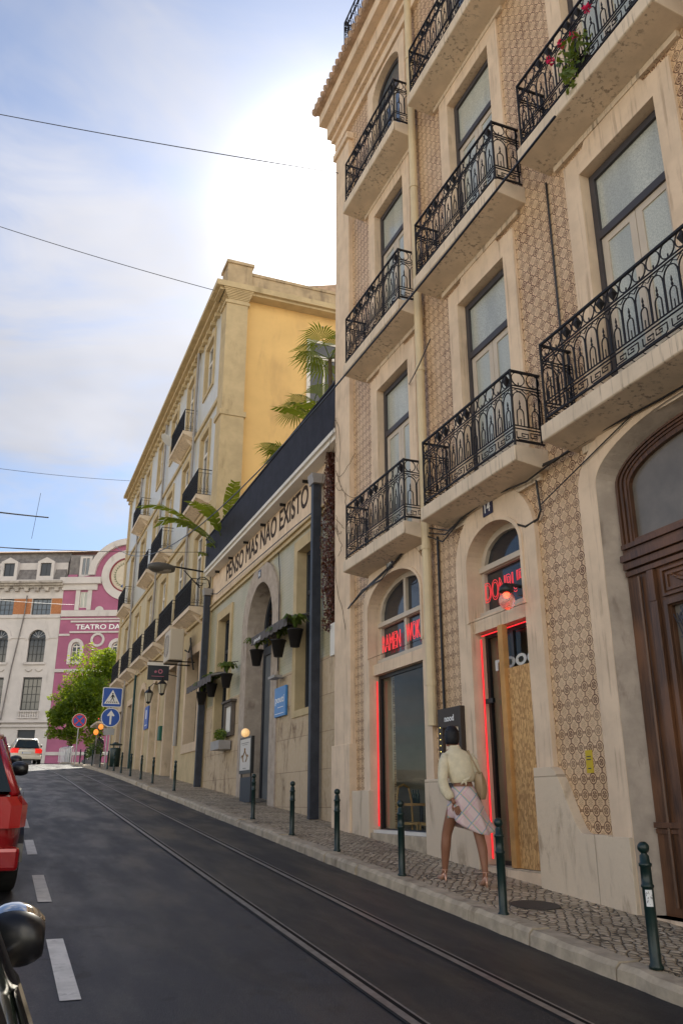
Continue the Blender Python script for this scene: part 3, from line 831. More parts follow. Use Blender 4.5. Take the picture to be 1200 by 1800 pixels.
# shop window glazing and black frame
fr = MB().slab(rect(11.20, 13.22, 1.15, 3.66), [rect(11.27, 13.14, 1.22, 3.60)], F + .12, F + .18, 'x').build('shop_window_frame', 'black', TB)
MB().box(F + .145, F + .15, 11.27, 13.14, 1.22, 3.60).build('pane', 'clear', fr)
MB().box(F - .02, F + .2, 11.22, 13.2, 1.152, 1.20).build('window_sill', 'whitepaint', TB)
fr = MB().slab(rect(8.44, 9.76, .885, 3.76), [rect(8.50, 9.08, .93, 3.70), rect(9.14, 9.70, .93, 3.70)], F + .16, F + .21, 'x').build('shop_door_frame', 'black', TB)
MB().box(F + .18, F + .185, 8.50, 9.70, .93, 3.70).build('pane', 'clear', fr)
MB().box(F + .06, F + .10, 9.50, 9.68, 2.83, 2.89).build('door_closer', 'black', fr)
# room behind: back walls
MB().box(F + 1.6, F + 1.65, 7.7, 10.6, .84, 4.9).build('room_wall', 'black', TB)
MB().box(7.25, 7.30, 10.6, 12.2, .84, 5.05).box(7.55, 7.60, 12.2, 14.3, .84, 5.05).build('room_wall', 'shopwall', TB)

# entrance door C: splayed stone jamb, wooden door
DA, DZ = 4.32, 6.78
inn = arch(DA, DZ, .62, 4.84, .42, 24)
vi = [(F + .20, a, b_) for a, b_ in inn]; nn = len(vi)
jo = arch(DA - .13, DZ + .13, .62, 4.90, .47, 24); jv = [(F - .07, a, b_) for a, b_ in jo]
MB().slab(arch(DA - .40, DZ + .43, .5, 4.92, .78, 24), [jo], F - .075, F + .05, 'x').build('stone_jamb', 'plaster', TB)
MB().add(jv + vi, [(i, (i + 1) % nn, nn + (i + 1) % nn, nn + i) for i in range(nn)]).build('stone_reveal', 'roughjamb', TB)
X = F + .12
dr = MB().slab(arch(DA - .02, DZ + .02, .60, 4.84, .43, 24), [arch(DA + .16, DZ - .16, 4.22, 4.80, .32, 24), rect(4.86, 5.46, 1.60, 3.42), rect(5.64, 6.24, 1.60, 3.42)], X, X + .10, 'x')
for a in (0, 1, 2):
    dr.slab(arch(DA + .05 * a, DZ - .05 * a, 4.1, 4.84, .42 - .03 * a, 24), [arch(DA + .035 + .05 * a, DZ - .035 - .05 * a, 4.1, 4.84, .395 - .03 * a, 24)], X - .045 + .015 * a, X + .01, 'x')
for z0, d_, h in ((4.12, .06, .05), (4.05, .04, .06), (3.98, .09, .07), (3.90, .06, .07), (3.83, .04, .05), (1.38, .05, .05), (1.33, .03, .04)): dr.box(X - d_, X + .02, DA, DZ, z0, z0 + h)
wd = dr.build('wooden_entrance_door', 'wood', TB, bevel=.004)
q = MB()
for a, b_ in ((4.80, 5.52), (5.58, 6.30)):
    q.slab(rect(a, b_, 1.54, 3.48), [rect(a + .05, b_ - .05, 1.59, 3.43)], X - .035, X + .0, 'x')
    for k, (z0, z1) in enumerate(((.72, 1.28), (3.52, 3.80))):
        for j in range(3 if k == 0 else 2): q.slab(rect(a + .05 * j, b_ - .05 * j, z0 + .05 * j, z1 - .05 * j), [rect(a + .05 * j + .028, b_ - .05 * j - .028, z0 + .05 * j + .028, z1 - .05 * j - .028)], X - .03 + .012 * j, X, 'x')
    gp = [(X - .02, a + .14 + .44 * i / 10, 3.72 - .09 * math.sin(math.pi * i / 10)) for i in range(11)]
    q.tube(gp, [.012 + .018 * math.sin(math.pi * i / 10) for i in range(11)], 6)
    for i in range(9): q.ball((X - .035, a + .16 + .40 * i / 8, 3.715 - .09 * math.sin(math.pi * i / 8)), .017, 6)
for y in (5.55, 6.42, 4.68): q.box(X - .05, X, y - .045, y + .045, 3.50, 3.82); q.box(X - .045, X, y - .05, y + .05, .66, 3.5)
q.tube([(X - .03, 6.60, .7), (X - .03, 6.60, 3.8)], .02, 6).ball((X - .07, 5.66, 2.0), .03, 8)
q.build('panel_moulding', 'wood', wd, bevel=.004)
MB().slab(arch(DA + .16, DZ - .16, 4.22, 4.80, .32, 24), [], X + .05, X + .055, 'x').box(X + .05, X + .055, 4.84, 5.48, 1.58, 3.44).box(X + .05, X + .055, 5.62, 6.26, 1.58, 3.44).build('pane', mat('dusty_glass', (.16, .14, .12), .3, .5, var=.2, vscale=2), wd)
gr = MB()
for c in (5.16, 5.94):
    for k in range(-6, 7):
        gr.tube([(X + .02, c + k * .036, 1.60), (X + .015, c + k * .030, 1.95), (X, c + k * .014, 2.45), (X, c + k * .012, 2.75), (X + .01, c + k * .026, 3.0), (X + .02, c + k * .04, 3.2), (X + .02, c + (k * .047 + .02 * (1 if k > 0 else -1)), 3.34)], .006, 4)
    for z0, w in ((2.45, .10), (2.72, .09), (1.75, .23), (1.66, .24)): gr.tube([(X - .01, c - w, z0), (X - .012, c + w, z0)], .009, 4)
    for k in range(46):
        a = k * 2.4; yy = c + rnd.uniform(-.23, .23); zz = 3.02 + rnd.uniform(0, .36)
        gr.tube([(X + .01, yy + .03 * math.cos(a + t), zz + .03 * math.sin(a + t)) for t in (0, .9, 1.8, 2.7, 3.6)], .006, 4)
    for sgn in (-1, 1):
        for k in range(4): gr.tube([(X + .02, c + sgn * (.27 - .06 * math.sin(t * .55)), 1.75 + k * .32 + t * .05) for t in range(6)], .006, 4)
gr.build('door_grille', mat('grille_iron', (.05, .05, .065), .4, .5), wd)

# drain pipe, wall cables, number plates
dp = MB(); dp.tube([(F - .11, 10.86, gz(10.9) + 1.85), (F - .11, 10.86, 17.0)], .072, 12)
for z0 in (3.2, 5.25, 8.3, 12.0, 15): dp.tube([(F - .11, 10.86, z0), (F - .11, 10.86, z0 + .07)], .083, 12)
dp.build('drainpipe', 'creampipe', TB, smooth=False)
MB().tube([(F - .02, 7.31, 5.9), (F - .02, 7.31, 9.3)], .014, 5).build('cable_conduit', 'black', TB)
MB().tube([(F - .03, 10.64, 5.4), (F - .03, 10.64, 1.9)], .02, 5).build('cable_conduit', 'black', TB)
for (yy, zz, s_) in ((6.12, 5.56, '12'), (9.13, 5.36, '14'), (12.28, 5.40, '16')):
    pn = MB().box(F - .075, F - .062, yy - .12, yy + .12, zz - .10, zz + .16).build('number_plate', mat('navy_enamel', (.02, .02, .06), .3, .5), TB)
    text('digits', s_, 'signwhite', pn, (F - .076, yy + .07, zz - .055), .15, .14, .02, .003)

# ================================================================== LOW BUILDING WITH THE PAINTED MOTTO
P = 6.05
PB = thing('terrace_building', 'low building of stone blocks and green tiles, with a painted motto and roof terrace', 'building', (8, 21, gz(21)))
doorhole = arch(19.86, 22.20, 1.2, 6.02, 1.16, 20)
wR, wL = (16.72, 18.00, 3.53, 7.22), (24.30, 25.75, 3.30, 7.06)
hole_hi = lambda w: rect(w[0], w[1], 4.46, w[3]); hole_lo = lambda w: rect(w[0], w[1], w[2], 4.46)
y0, y1 = 14.77, 27.0
# green tiles above, big stone blocks below: cut so that the openings run through both
MB().slab([(y0, 4.46), (wR[0], 4.46), (wR[0], wR[3]), (wR[1], wR[3]), (wR[1], 4.46), (19.85, 4.46)] + [(21.03 - 1.18 * math.cos(math.pi * i / 20), 6.02 + 1.17 * math.sin(math.pi * i / 20)) for i in range(21)] +
          [(22.21, 4.46), (wL[0], 4.46), (wL[0], wL[3]), (wL[1], wL[3]), (wL[1], 4.46), (y1, 4.46), (y1, 7.62), (y0, 7.62)], [], P, P + .4, 'x').build('tiled_wall', 'smalltile', PB)
MB().slab([(y0, 0), (19.85, 0), (19.85, 4.459), (wR[1], 4.459), (wR[1], wR[2]), (wR[0], wR[2]), (wR[0], 4.459), (y0, 4.459)], [], P - .02, P + .4, 'x').build('stone_base', 'blocks', PB)
MB().slab([(22.21, 0), (y1, 0), (y1, 4.459), (wL[1], 4.459), (wL[1], wL[2]), (wL[0], wL[2]), (wL[0], 4.459), (22.21, 4.459)], [], P - .02, P + .4, 'x').build('stone_base', 'blocks', PB)
MB().box(P - .01, P + .4, y0, y1, 7.80, 8.90).build('motto_frieze', 'plaster', PB)
mo = MB().box(P - .07, P + .4, y0, y1, 7.62, 7.68); mo.box(P - .03, P + .4, y0, y1, 7.68, 7.76); mo.box(P - .09, P + .4, y0, y1, 7.76, 7.80); mo.build('moulding_course', 'ystone', PB)
for w in (wR, wL): MB().slab(rect(w[0] - .22, w[1] + .22, 4.47 if 0 else w[2] - .14, w[3] + .26), [rect(w[0] + .006, w[1] - .006, w[2] + .006, w[3] - .006)], P - .05, P + .19, 'x').build('window_surround', 'ystone', PB)
MB().slab(arch(19.34, 22.74, .9, 6.10, 1.62, 20), [arch(19.86, 22.20, .9, 6.02, 1.16, 20)], P - .06, P + .55, 'x').build('arch_surround', 'roughjamb', PB)
MB().box(P - .36, P + .6, y0, y1 - .05, 8.90, 8.99).box(P - .30, P + .6, y0, y1 - .05, 8.80, 8.90).build('terrace_slab', 'whitepaint', PB)
MB().box(P + .4, 15, y0, y1, 8.62, 8.80).box(P + .4, 15.0, y0, y0 + .2, 0, 8.62).box(14.8, 15.0, y0 + .2, y1, 0, 8.62).box(8.6, 8.7, y0 + .2, y1, 0, 8.62).build('inner_wall', 'interior', PB)
for j in range(7): MB().box(P - .16, P, 15.6 + j * 1.75, 15.64 + j * 1.75, 8.73, 8.80).build('bracket', 'black', PB)
fn = MB()
n = 150
for i in range(n):
    y = y0 + .04 + (y1 - y0 - .14) * i / n; fn.box(P - .33, P - .32 + .004 * (i % 2), y, y + .078, 9.0, 10.05)
fn.box(P - .35, P - .30, y0, y1 - .05, 10.05, 10.10).box(P - .32, P + .2, y0 + .02, y0 + .05, 9.0, 10.05).box(P - .31, P - .29, y0, y1 - .05, 9.0, 9.06)
fn.build('terrace_fence', mat('dark_slatted_fence', (.016, .014, .020), .65, .25, var=.3), PB)
text('painted_motto', 'PENSO MAS NÃO EXISTO', mat('brown_letter_paint', (.05, .035, .03), .8, .2, var=.3, vscale=8), PB, (P - .012, 25.12, 8.22), .53, 7.75, 0, .004, bolds=(-.018, .018))
# square blue drainpipes with hoppers
for (yy, top) in ((16.34, 8.30), (27.0, 8.15)):
    d_ = MB().box(P - .28, P - .08, yy - .07, yy + .07, gz(yy) + .12, top)
    dd = d_.build('square_drainpipe', 'bluesteel', PB, bevel=.01)
    MB().slab([(P - .34, top + .22), (P - .02, top + .22), (P - .06, top), (P - .30, top)], [], yy - .16, yy + .16, 'y').build('hopper', 'greypipe', PB)


def pwindow(w, parent, pane='paleglass', x=P + .2):
    f = MB().slab(rect(*w), [rect(w[0] + .09, (w[0] + w[1]) / 2 - .04, w[2] + .1, w[3] - 1.05), rect((w[0] + w[1]) / 2 + .04, w[1] - .09, w[2] + .1, w[3] - 1.05), rect(w[0] + .09, w[1] - .09, w[3] - .95, w[3] - .09)], x, x + .08, 'x').build('window_frame', 'tan_door', parent)
    MB().box(x + .04, x + .045, w[0] + .05, w[1] - .05, w[2] + .05, w[3] - .05).build('pane', pane, f)
    cu = MB(); a, b_ = w[0] + .1, w[1] - .1
    for i in range(22): y = a + (b_ - a) * i / 22; cu.box(x + .10 + .02 * (i % 2), x + .13 + .02 * (i % 2), y, y + (b_ - a) / 22, w[2] + 1.5, w[2] + 2.75)
    cu.build('cafe_curtain', mat('white_curtain', (.6, .58, .5), .9, .1), f)


pwindow(wR, PB, 'clear'); pwindow(wL, PB, 'clear')
# door inside the arch: fanlight grille, panels
g_ = MB().slab(arch(19.86, 22.20, 1.2, 6.02, 1.16, 20), [arch(20.0, 22.06, 5.62, 6.0, 1.04, 20), rect(20.0, 20.9, 1.5, 5.4), rect(21.1, 22.06, 1.5, 5.4)], P + .42, P + .50, 'x').build('arched_door', 'tan_door', PB)
fg = MB()
for i in range(11):
    a = math.pi * (i + .5) / 11; fg.tube([(P + .44, 21.03, 5.7), (P + .42, 21.03 + .55 * math.cos(a), 5.7 + .6 * math.sin(a)), (P + .44, 21.03 + 1.0 * math.cos(a + .05), 5.85 + 1.15 * math.sin(a + .05))], .015, 4)
    fg.tube([(P + .43, 21.03 + .8 * math.cos(a) + .1 * math.cos(t), 5.8 + .95 * math.sin(a) + .1 * math.sin(t)) for t in (0, 1.2, 2.4, 3.6, 4.8)], .012, 4)
fg.build('fanlight_grille', 'iron', g_)
pn = MB()
for i in range(9): pn.box(P + .44, P + .47 + .012 * (i % 2), 20.0 + i * .1, 20.09 + i * .1, 3.2, 5.4)
pn.box(P + .46, P + .48, 20.0, 20.9, 1.5, 3.2).box(P + .46, P + .48, 21.1, 22.06, 1.5, 5.4)
pn.build('door_panel', mat('grey_door_panel', (.13, .14, .15), .6, .3, var=.2, vscale=1), g_)
pb = MB().box(P - .065, P - .05, 21.0, 21.26, 7.34, 7.56).build('number_plate', 'plastic', PB)
text('digits', '60', 'signwhite', pb, (P - .066, 21.2, 7.39), .12, .14, .02, .003)
MB().tube([(P - .045, 19.5, 7.6), (P - .045, 19.35, 7.0), (P - .045, 19.33, 5.5), (P - .045, 19.32, 4.6)], .012, 5).build('wall_cable', 'black', PB)
MB().tube([(P - .09, 26.9, 8.22), (P - .09, 26.0, 8.0), (P - .10, 22, 7.93), (P - .1, 18, 7.86), (P - .1, 16.5, 7.8)], .014, 5).build('wall_cable', 'black', PB)

# ================================================================== YELLOW CORNER BUILDING
Yx = 6.10
YB = thing('yellow_apartment_building', 'four storey building with yellow render side wall, pale blue tiled front and stacked balconies', 'building', (10, 40, gz(40)))
ya, yb = 27.02, 52.5
bays = [29.9, 33.5, 37.3, 41.0, 45.1, 48.9]
YF = [8.08, 12.24, 16.32]
gdoors = [(28.6, 30.6, 3.55, 6.6), (32.6, 34.6, 2.5, 6.7), (36.5, 38.1, 2.8, 6.1), (40.2, 41.8, 3.0, 6.2), (44.3, 45.9, 3.2, 6.4), (48.1, 49.7, 3.4, 6.4)]
hz = []; wins = []
rail3 = {33.5, 45.1}; rail2 = {29.9, 37.3, 41.0, 48.9}
for c in bays:
    for k, z0 in enumerate(YF):
        french = k == 0 or (k == 1 and c in rail2) or (k == 2 and c in rail3)
        w = (c - .72, c + .72, z0 + (.06 if french else .95), z0 + 3.12); hz.append(rect(*w)); wins.append((w, french, k))
lo = [h for h, w in zip(hz, wins) if w[2] == 0]; hi = [h for h, w in zip(hz, wins) if w[2] > 0]
gh = []
for i, w in enumerate(gdoors): gh.append(arch(w[0] - .01, w[1] + .01, w[2] - .01, w[3], .56, 14) if i in (2, 3) else rect(w[0] - .01, w[1] + .01, w[2] - .01, w[3] + .01))
MB().slab(rect(ya, yb, 0, 7.75), gh, Yx, Yx + .5, 'x').build('ground_storey_wall', 'ystone', YB)
MB().slab(rect(ya, yb, 7.751, 11.80), lo, Yx, Yx + .5, 'x').build('first_storey_wall', mat('yellowish_facade_tile', (.52, .42, .24), .5, .4, var=.07, vscale=2), YB)
MB().slab(rect(ya, yb, 11.801, 20.3), hi, Yx, Yx + .5, 'x').build('upper_storey_wall', 'bluetile', YB)
MB().box(Yx + .02, 17, ya + .3, ya + .5, 0, 20.2).build('side_wall', 'yellow', YB)
MB().box(Yx + .5, 17, yb - .3, yb, 0, 20.2).box(16.8, 17, ya + .5, yb - .3, 0, 20.2).box(8.2, 8.3, ya + .5, yb - .3, 0, 20.2).build('inner_wall', 'interior', YB)
# corner pilaster wraps front and side
pp = MB()
pp.box(Yx - .10, 6.86, ya - .04, ya + .8, 0, 14.9).box(Yx - .16, 6.92, ya - .08, ya + .86, 14.9, 15.1).box(Yx - .08, 6.84, ya - .02, ya + .8, 15.1, 19.6).box(Yx - .14, 6.90, ya - .06, ya + .86, 19.6, 19.72)
for i in range(8): pp.box(Yx - .02 - .035 * i, 6.86 + .02 * i, ya - .02 - .03 * i, ya + .82, 19.75 + i * .05, 19.80 + i * .05)
pp.build('corner_pilaster', 'ystone', YB)
for yy in (yb - .6,): MB().box(Yx - .08, Yx + .3, yy, yb + .03, 0, 20.2).build('end_pilaster', 'ystone', YB)
co = MB()
for x0, z0, z1 in ((Yx - .12, 20.0, 20.2), (Yx - .28, 20.2, 20.38), (Yx - .50, 20.38, 20.55)): co.box(x0, Yx + .5, ya + .86, yb + .25, z0, z1)
co.box(Yx - .55, 17.1, ya - .28, ya + .9, 20.15, 20.38).box(Yx - .4, 17.1, ya - .15, ya + .8, 20.05, 20.15)
for i in range(34): co.box(Yx - .2, Yx, ya + 1.4 + i * .72, ya + 1.62 + i * .72, 19.84, 20.0)
co.build('cornice', 'ystone', YB)
MB().box(Yx + .85, 17.1, ya + .02, ya + .45, 20.38, 21.02).box(Yx + .80, 17.15, ya - .02, ya + .5, 21.02, 21.14).build('side_parapet', 'parapet', YB)
MB().box(Yx - .12, Yx + .84, ya - .10, ya + .8, 20.38, 21.32).box(Yx - .18, Yx + .9, ya - .16, ya + .86, 21.32, 21.44).build('corner_pier', 'parapet', YB)
MB().slab([(Yx - .5, 20.55), (16.9, 20.5), (11.5, 22.4)], [], ya + .9, yb + .2, 'y').build('roof', 'rooftile', YB)
for z0, d_ in ((7.66, .10), (11.74, .08), (15.85, .08)): MB().box(Yx - d_, Yx + .05, ya + .8, yb - .6, z0, z0 + .16).build('string_course', 'ystone', YB)
for w, french, k in wins:
    MB().slab(rect(w[0] - .2, w[1] + .2, w[2] - (.0 if french else .16), w[3] + .26), [rect(w[0] + .008, w[1] - .008, w[2] + .008, w[3] - .008)], Yx - .05, Yx + .24, 'x').build('window_surround', 'ystone', YB)
    ww = (w[0] + .012, w[1] - .012, w[2] + .012, w[3] - .012)
    f = MB().slab(rect(*ww), [rect(w[0] + .1, (w[0] + w[1]) / 2 - .05, w[2] + .12, w[3] - .85), rect((w[0] + w[1]) / 2 + .05, w[1] - .1, w[2] + .12, w[3] - .85), rect(w[0] + .1, w[1] - .1, w[3] - .75, w[3] - .1)], Yx + .10, Yx + .18, 'x').build('window_frame', 'whitepaint', YB)
    MB().box(Yx + .14, Yx + .15, w[0] + .05, w[1] - .05, w[2] + .05, w[3] - .05).build('pane', 'paleglass', f)


def bar_railing(L, D, H=1.0):
    mb = MB()
    for z0, r in ((.03, .014), (.14, .01), (H - .14, .01), (H, .018)): mb.tube([(0, -L / 2, z0), (-D, -L / 2, z0), (-D, L / 2, z0), (0, L / 2, z0)], r, 4)
    k = int(L / .085)
    for i in range(k + 1):
        y = -L / 2 + L * i / k; mb.tube([(-D, y, 0), (-D, y, H)], .010, 4, cap=False)
        if i % 2 == 0 and i < k: mb.tube([(-D, y + L / k + .035 * math.cos(t), H - .07 + .035 * math.sin(t)) for t in (0, 1.05, 2.1, 3.14, 4.2, 5.2, 6.28)], .006, 4, cap=False)
    for sy in (-L / 2, L / 2):
        for i in range(1, 4):
            x = -D * i / 4
            mb.tube([(x + .03 * math.sin(t * 1.3), sy, .1 + t * .13) for t in range(7)], .009, 4, cap=False)
            mb.tube([(x + .045 * math.cos(t), sy, .22 + .045 * math.sin(t)) for t in (0, 1, 2, 3, 4, 5)], .008, 4, cap=False)
    return mb


def ybalcony(L, D=.5):
    mb = MB(); mb.slab([(-D - .05, 0), (.02, 0), (.02, -.30), (-.12, -.30), (-D + .02, -.16), (-D - .05, -.15)], [], -L / 2 - .05, L / 2 + .05, 'y')
    for sy in (-L / 2 + .25, L / 2 - .45): mb.slab([(-D + .1, -.14), (0, -.14), (0, -.5), (-.12, -.42)], [], sy, sy + .2, 'y')
    b_ = mb.build('balcony', 'slab', YB, world=False); r_ = bar_railing(L, D).build('railing', 'iron', b_, world=False); return b_


yb0 = ybalcony(2.95); first = True
for c in bays:
    for k, z0 in enumerate(YF):
        if not (k == 0 or (k == 1 and c in rail2) or (k == 2 and c in rail3)): continue
        loc = Vector((Yx, c, z0)) - YB.location
        if first: yb0.location = loc; first = False
        else: copy_part(yb0, YB, loc)
for i, w in enumerate(gdoors):
    op = arch(w[0], w[1], w[2], w[3], .55, 14) if i in (2, 3) else rect(*w)
    oo = arch(w[0] - .28, w[1] + .28, w[2] - (.9 if w[2] > 3.3 else 1.4), w[3], .85, 14) if i in (2, 3) else rect(w[0] - .28, w[1] + .28, w[2] - .3, w[3] + .3)
    MB().slab(oo, [op], Yx - .05, Yx + .35, 'x').build('doorway_surround', 'stone', YB)
    MB().slab([(a, b_) for a, b_ in op], [], Yx + .36, Yx + .40, 'x').build('shop_door', 'greenplaster' if i in (2, 3) else 'tan_door', YB)
for yy, xx in ((31.9, 0), (39.3, 0), (47.3, 0)):
    MB().tube([(Yx - .10, yy, gz(yy) + .2 if yy > 45 else 7.9), (Yx - .10, yy, 20.0)], .055, 8).build('drainpipe', 'greypipe', YB)
MB().tube([(Yx - .08, 31.9, 3.6), (Yx - .08, 31.9, 7.6)], .07, 8).build('drainpipe', 'greypipe', YB)
MB().tube([(Yx - .12, 43.2, gz(43)), (Yx - .12, 43.2, 7.7)], .06, 8).build('drainpipe', mat('dark_green_pipe', (.015, .05, .05), .5), YB)
# rear window of the side wall
w = (9.35, 10.75, 16.0, 18.9)
f = MB().slab(rect(*w), [rect(w[0] + .14, w[0] + .66, w[2] + .15, w[3] - .8), rect(w[0] + .74, w[1] - .14, w[2] + .15, w[3] - .8), rect(w[0] + .14, w[1] - .14, w[3] - .68, w[3] - .12)], ya + .24, ya + .31, 'y').build('window_frame', 'whitepaint', YB)
MB().box(w[0] + .1, w[1] - .1, ya + .275, ya + .285, w[2] + .1, w[3] - .1).build('pane', 'darkglass', f)

# ================================================================== WHITE BUILDING AND PINK THEATRE (facing down the street)
A24 = R(-24); TP = (5.33, 110.5); FZ = 1.3
def fac(name, label, cat):
    t = thing(name, label, cat, (TP[0], TP[1], 5.21), A24); t.scale = (FZ, FZ, FZ); return t
Z0 = 4.38
def z_(z): return z - Z0
WB = fac('white_office_building', 'greyish white building with dormers and orange brick panels beside the pink theatre', 'building')
TH = fac('pink_theatre', 'magenta pink theatre with a big round crest gable and white bands', 'building')
def L(mb, name, m, par, **k): return mb.build(name, m, par, world=False, **k)
cols = [(-14.4, ), (-10.95, ), (-5.68 - 1.75, ), (-2.05, )]
cx = [-2.05 - 3.72 * i for i in range(6)]
hs = []
for c in cx: hs += [rect(c - .95, c + .95, z_(19.08), z_(20.7)), arch(c - .84, c + .84, z_(14.45), z_(16.75), .84, 14), rect(c - .92, c + .92, z_(9.9), z_(13.0)), rect(c - .85, c + .85, 0, z_(8.1))]
L(MB().slab(rect(-24, 0, -1, z_(21.75)), hs, 0, .5, 'y'), 'wall', 'twhite', WB)
L(MB().box(-24, 0, .5, 12, -1, z_(24.5)), 'body', 'twhite', WB)
for i, c in enumerate(cx):
    k = L(MB().slab(rect(c - .95, c + .95, z_(19.08), z_(20.7)), [rect(c - .88 + j * .45, c - .88 + j * .45 + .40, z_(19.15) + q * .5, z_(19.15) + q * .5 + .46) for j in range(4) for q in range(3)], .2, .25, 'y'), 'window', 'black', WB)
    L(MB().box(c - .95, c + .95, .23, .24, z_(19.08), z_(20.7)), 'pane', 'paleglass', k)
    k = L(MB().slab(arch(c - .84, c + .84, z_(14.45), z_(16.75), .84, 14), [rect(c - .76 + j * .4, c - .42 + j * .4, z_(14.52) + q * .75, z_(14.52) + q * .75 + .7) for j in range(4) for q in range(3)] + [arch(c - .7, c + .7, z_(16.84), z_(16.86), .62, 12)], .2, .26, 'y'), 'arched_window', 'black', WB)
    L(MB().slab(arch(c - .84, c + .84, z_(14.45), z_(16.75), .84, 14), [], .24, .25, 'y'), 'pane', 'darkglass', k)
    fl = MB()
    for a in range(1, 6): fl.tube([(c, .21, z_(16.86)), (c + .78 * math.cos(a * math.pi / 6), .21, z_(16.86) + .72 * math.sin(a * math.pi / 6))], .02, 4)
    L(fl, 'fanlight_bars', 'steel', k)
    k = L(MB().slab(rect(c - .92, c + .92, z_(9.9), z_(13.0)), [rect(c - .82 + j * .42, c - .82 + j * .42 + .37, z_(10) + q * .72, z_(10) + q * .72 + .66) for j in range(4) for q in range(4)], .2, .26, 'y'), 'window', 'black', WB)
    L(MB().box(c - .92, c + .92, .23, .24, z_(9.9), z_(13.0)), 'pane', 'darkglass', k)
    L(MB().box(c - .85, c + .85, .2, .25, 0, z_(8.1)), 'door', 'tan_door', WB)
    L(MB().slab(arch(c - 1.15, c + 1.15, z_(16.6), z_(16.75), 1.25, 14), [arch(c - .84, c + .84, z_(16.6), z_(16.75), .84, 14)], -.08, .1, 'y'), 'arch_moulding', 'twhite', WB)
    L(MB().box(c + .95, c + 2.72, -.02, .05, z_(19.15), z_(20.7)) if i else MB().box(c + 1.0, -.02, -.02, .05, z_(19.15), z_(20.7)), 'brick_panel', 'brick', WB)
    L(MB().box(c - 1.05, c + 1.05, -.18, .1, z_(14.2), z_(14.42)), 'sill', 'twhite', WB)
    bl = MB().box(c - 1.0, c + 1.0, -.2, .0, z_(9.15), z_(9.25)).box(c - 1.0, c + 1.0, -.2, .0, z_(9.75), z_(9.85))
    for j in range(9): bl.lathe([(.04, 0), (.075, .15), (.04, .3), (.05, .5)], (c - .9 + j * .225, -.1, z_(9.25)), 6)
    L(bl, 'balustrade', 'twhite', WB)
    sw = MB()
    for j in (-.5, .5): sw.tube([(c + j + .35 * (t / 4 - 1), -.03, z_(13.75) - .22 * math.sin(math.pi * t / 8)) for t in range(9)], .05, 5)
    L(sw, 'swag_relief', 'twhite2', WB)
for z0, d_, m_ in ((21.75, .25, 'twhite2'), (21.95, .5, 'twhite2'), (22.15, .75, 'twhite2'), (22.35, .35, 'twhite'), (18.75, .12, 'twhite'), (16.75, .10, 'twhite'), (8.75, .35, 'twhite'), (8.35, .2, 'twhite')):
    if z0 == 16.75:
        for c in cx: L(MB().box(c + .86, c + 2.86 if c < -2.1 else -.02, -.09, .1, z_(z0), z_(z0) + .2), 'impost_band', m_, WB)
        continue
    L(MB().box(-24, .0, -d_, .1, z_(z0), z_(z0) + .2), 'cornice', m_, WB)
de = MB()
for i in range(24): de.box(-23.8 + i * 1.0, -23.4 + i * 1.0, -.42, .0, z_(21.40), z_(21.745))
L(de, 'cornice_brackets', 'twhite2', WB)
for k in range(6):
    for z0 in (6.2, 7.1, 5.3): pass
L(MB().slab([(.0, z_(22.55)), (.9, z_(25.2)), (12, z_(25.2)), (12, z_(22.55))], [], -24, 0, 'x') if 0 else MB().add([(x, y, z) for x in (-24, -.05) for y, z in ((.05, z_(22.55)), (1.2, z_(25.75)), (12, z_(25.75)), (12, z_(22.55)))], [(0, 1, 2, 3), (4, 7, 6, 5), (0, 4, 5, 1), (1, 5, 6, 2), (2, 6, 7, 3), (3, 7, 4, 0)]), 'mansard_roof', 'slate', WB)
L(MB().add([(x, y, z) for x in (-24, 3.0) for y, z in ((.7, z_(25.7)), (6, z_(27.4)), (12, z_(25.7)))], [(0, 1, 2), (3, 5, 4), (0, 3, 4, 1), (1, 4, 5, 2), (2, 5, 3, 0)]), 'roof', 'rooftile', WB)
for c in cx:
    d_ = L(MB().slab([(c - .85, z_(22.5)), (c + .85, z_(22.5)), (c + .85, z_(24.5)), (c, z_(24.95)), (c - .85, z_(24.5))], [rect(c - .55, c + .55, z_(23.0), z_(24.35))], -.05, 1.4, 'y'), 'dormer', 'twhite', WB)
    L(MB().box(c - .55, c + .55, .15, .17, z_(23.0), z_(24.35)).box(c - .03, c + .03, .1, .15, z_(23.0), z_(24.35)), 'pane', 'darkglass', d_)
text('facade_lettering', 'Cº Lᵀᴰ', 'black', WB, (0, 0, 0), .4, 1.6, .01, .02, ax='y', at=None)
WB.children[-1].data.transform(Matrix.Translation(WB.location)); WB.children[-1].data.transform(Matrix.Translation((-5.9, -.03, z_(20.85))))
L(MB().tube([(-3.55, -.12, z_(21.0)), (-3.6, -.12, z_(19)), (-4.2, -.12, z_(14)), (-4.6, -.12, z_(9)), (-4.8, -.12, z_(6))], .06, 5), 'drainpipe', 'slate', WB)
# theatre
hs = [rect(1.72, 2.48, z_(19.75), z_(21.35)), arch(1.42, 2.28, z_(14.5), z_(15.9), .45, 12), arch(5.35, 6.3, z_(14.5), z_(15.9), .45, 12), arch(9.4, 10.3, z_(14.5), z_(15.9), .45, 12)]
gab = [(.02, -1), (12.6, -1), (12.6, z_(22.8))] + [(6.25 + 3.75 * math.cos(t), z_(23.0) + 3.6 * math.sin(t)) for t in [i * math.pi / 28 for i in range(0, 29)]] + [(.02, z_(22.6))]
gab[2] = (12.6, z_(22.6))
L(MB().slab(gab, hs, 0, .5, 'y'), 'wall', 'pink', TH)
L(MB().box(.02, 12.6, .5, 14, -1, z_(22.6)), 'body', 'pink', TH)
gc = (6.25, z_(23.0))
def ringm(r0, r1, d0, d1, c=gc, n=48): return MB().slab(disc(c[0], c[1], r1, n), [disc(c[0], c[1], r0, n)], d0, d1, 'y')
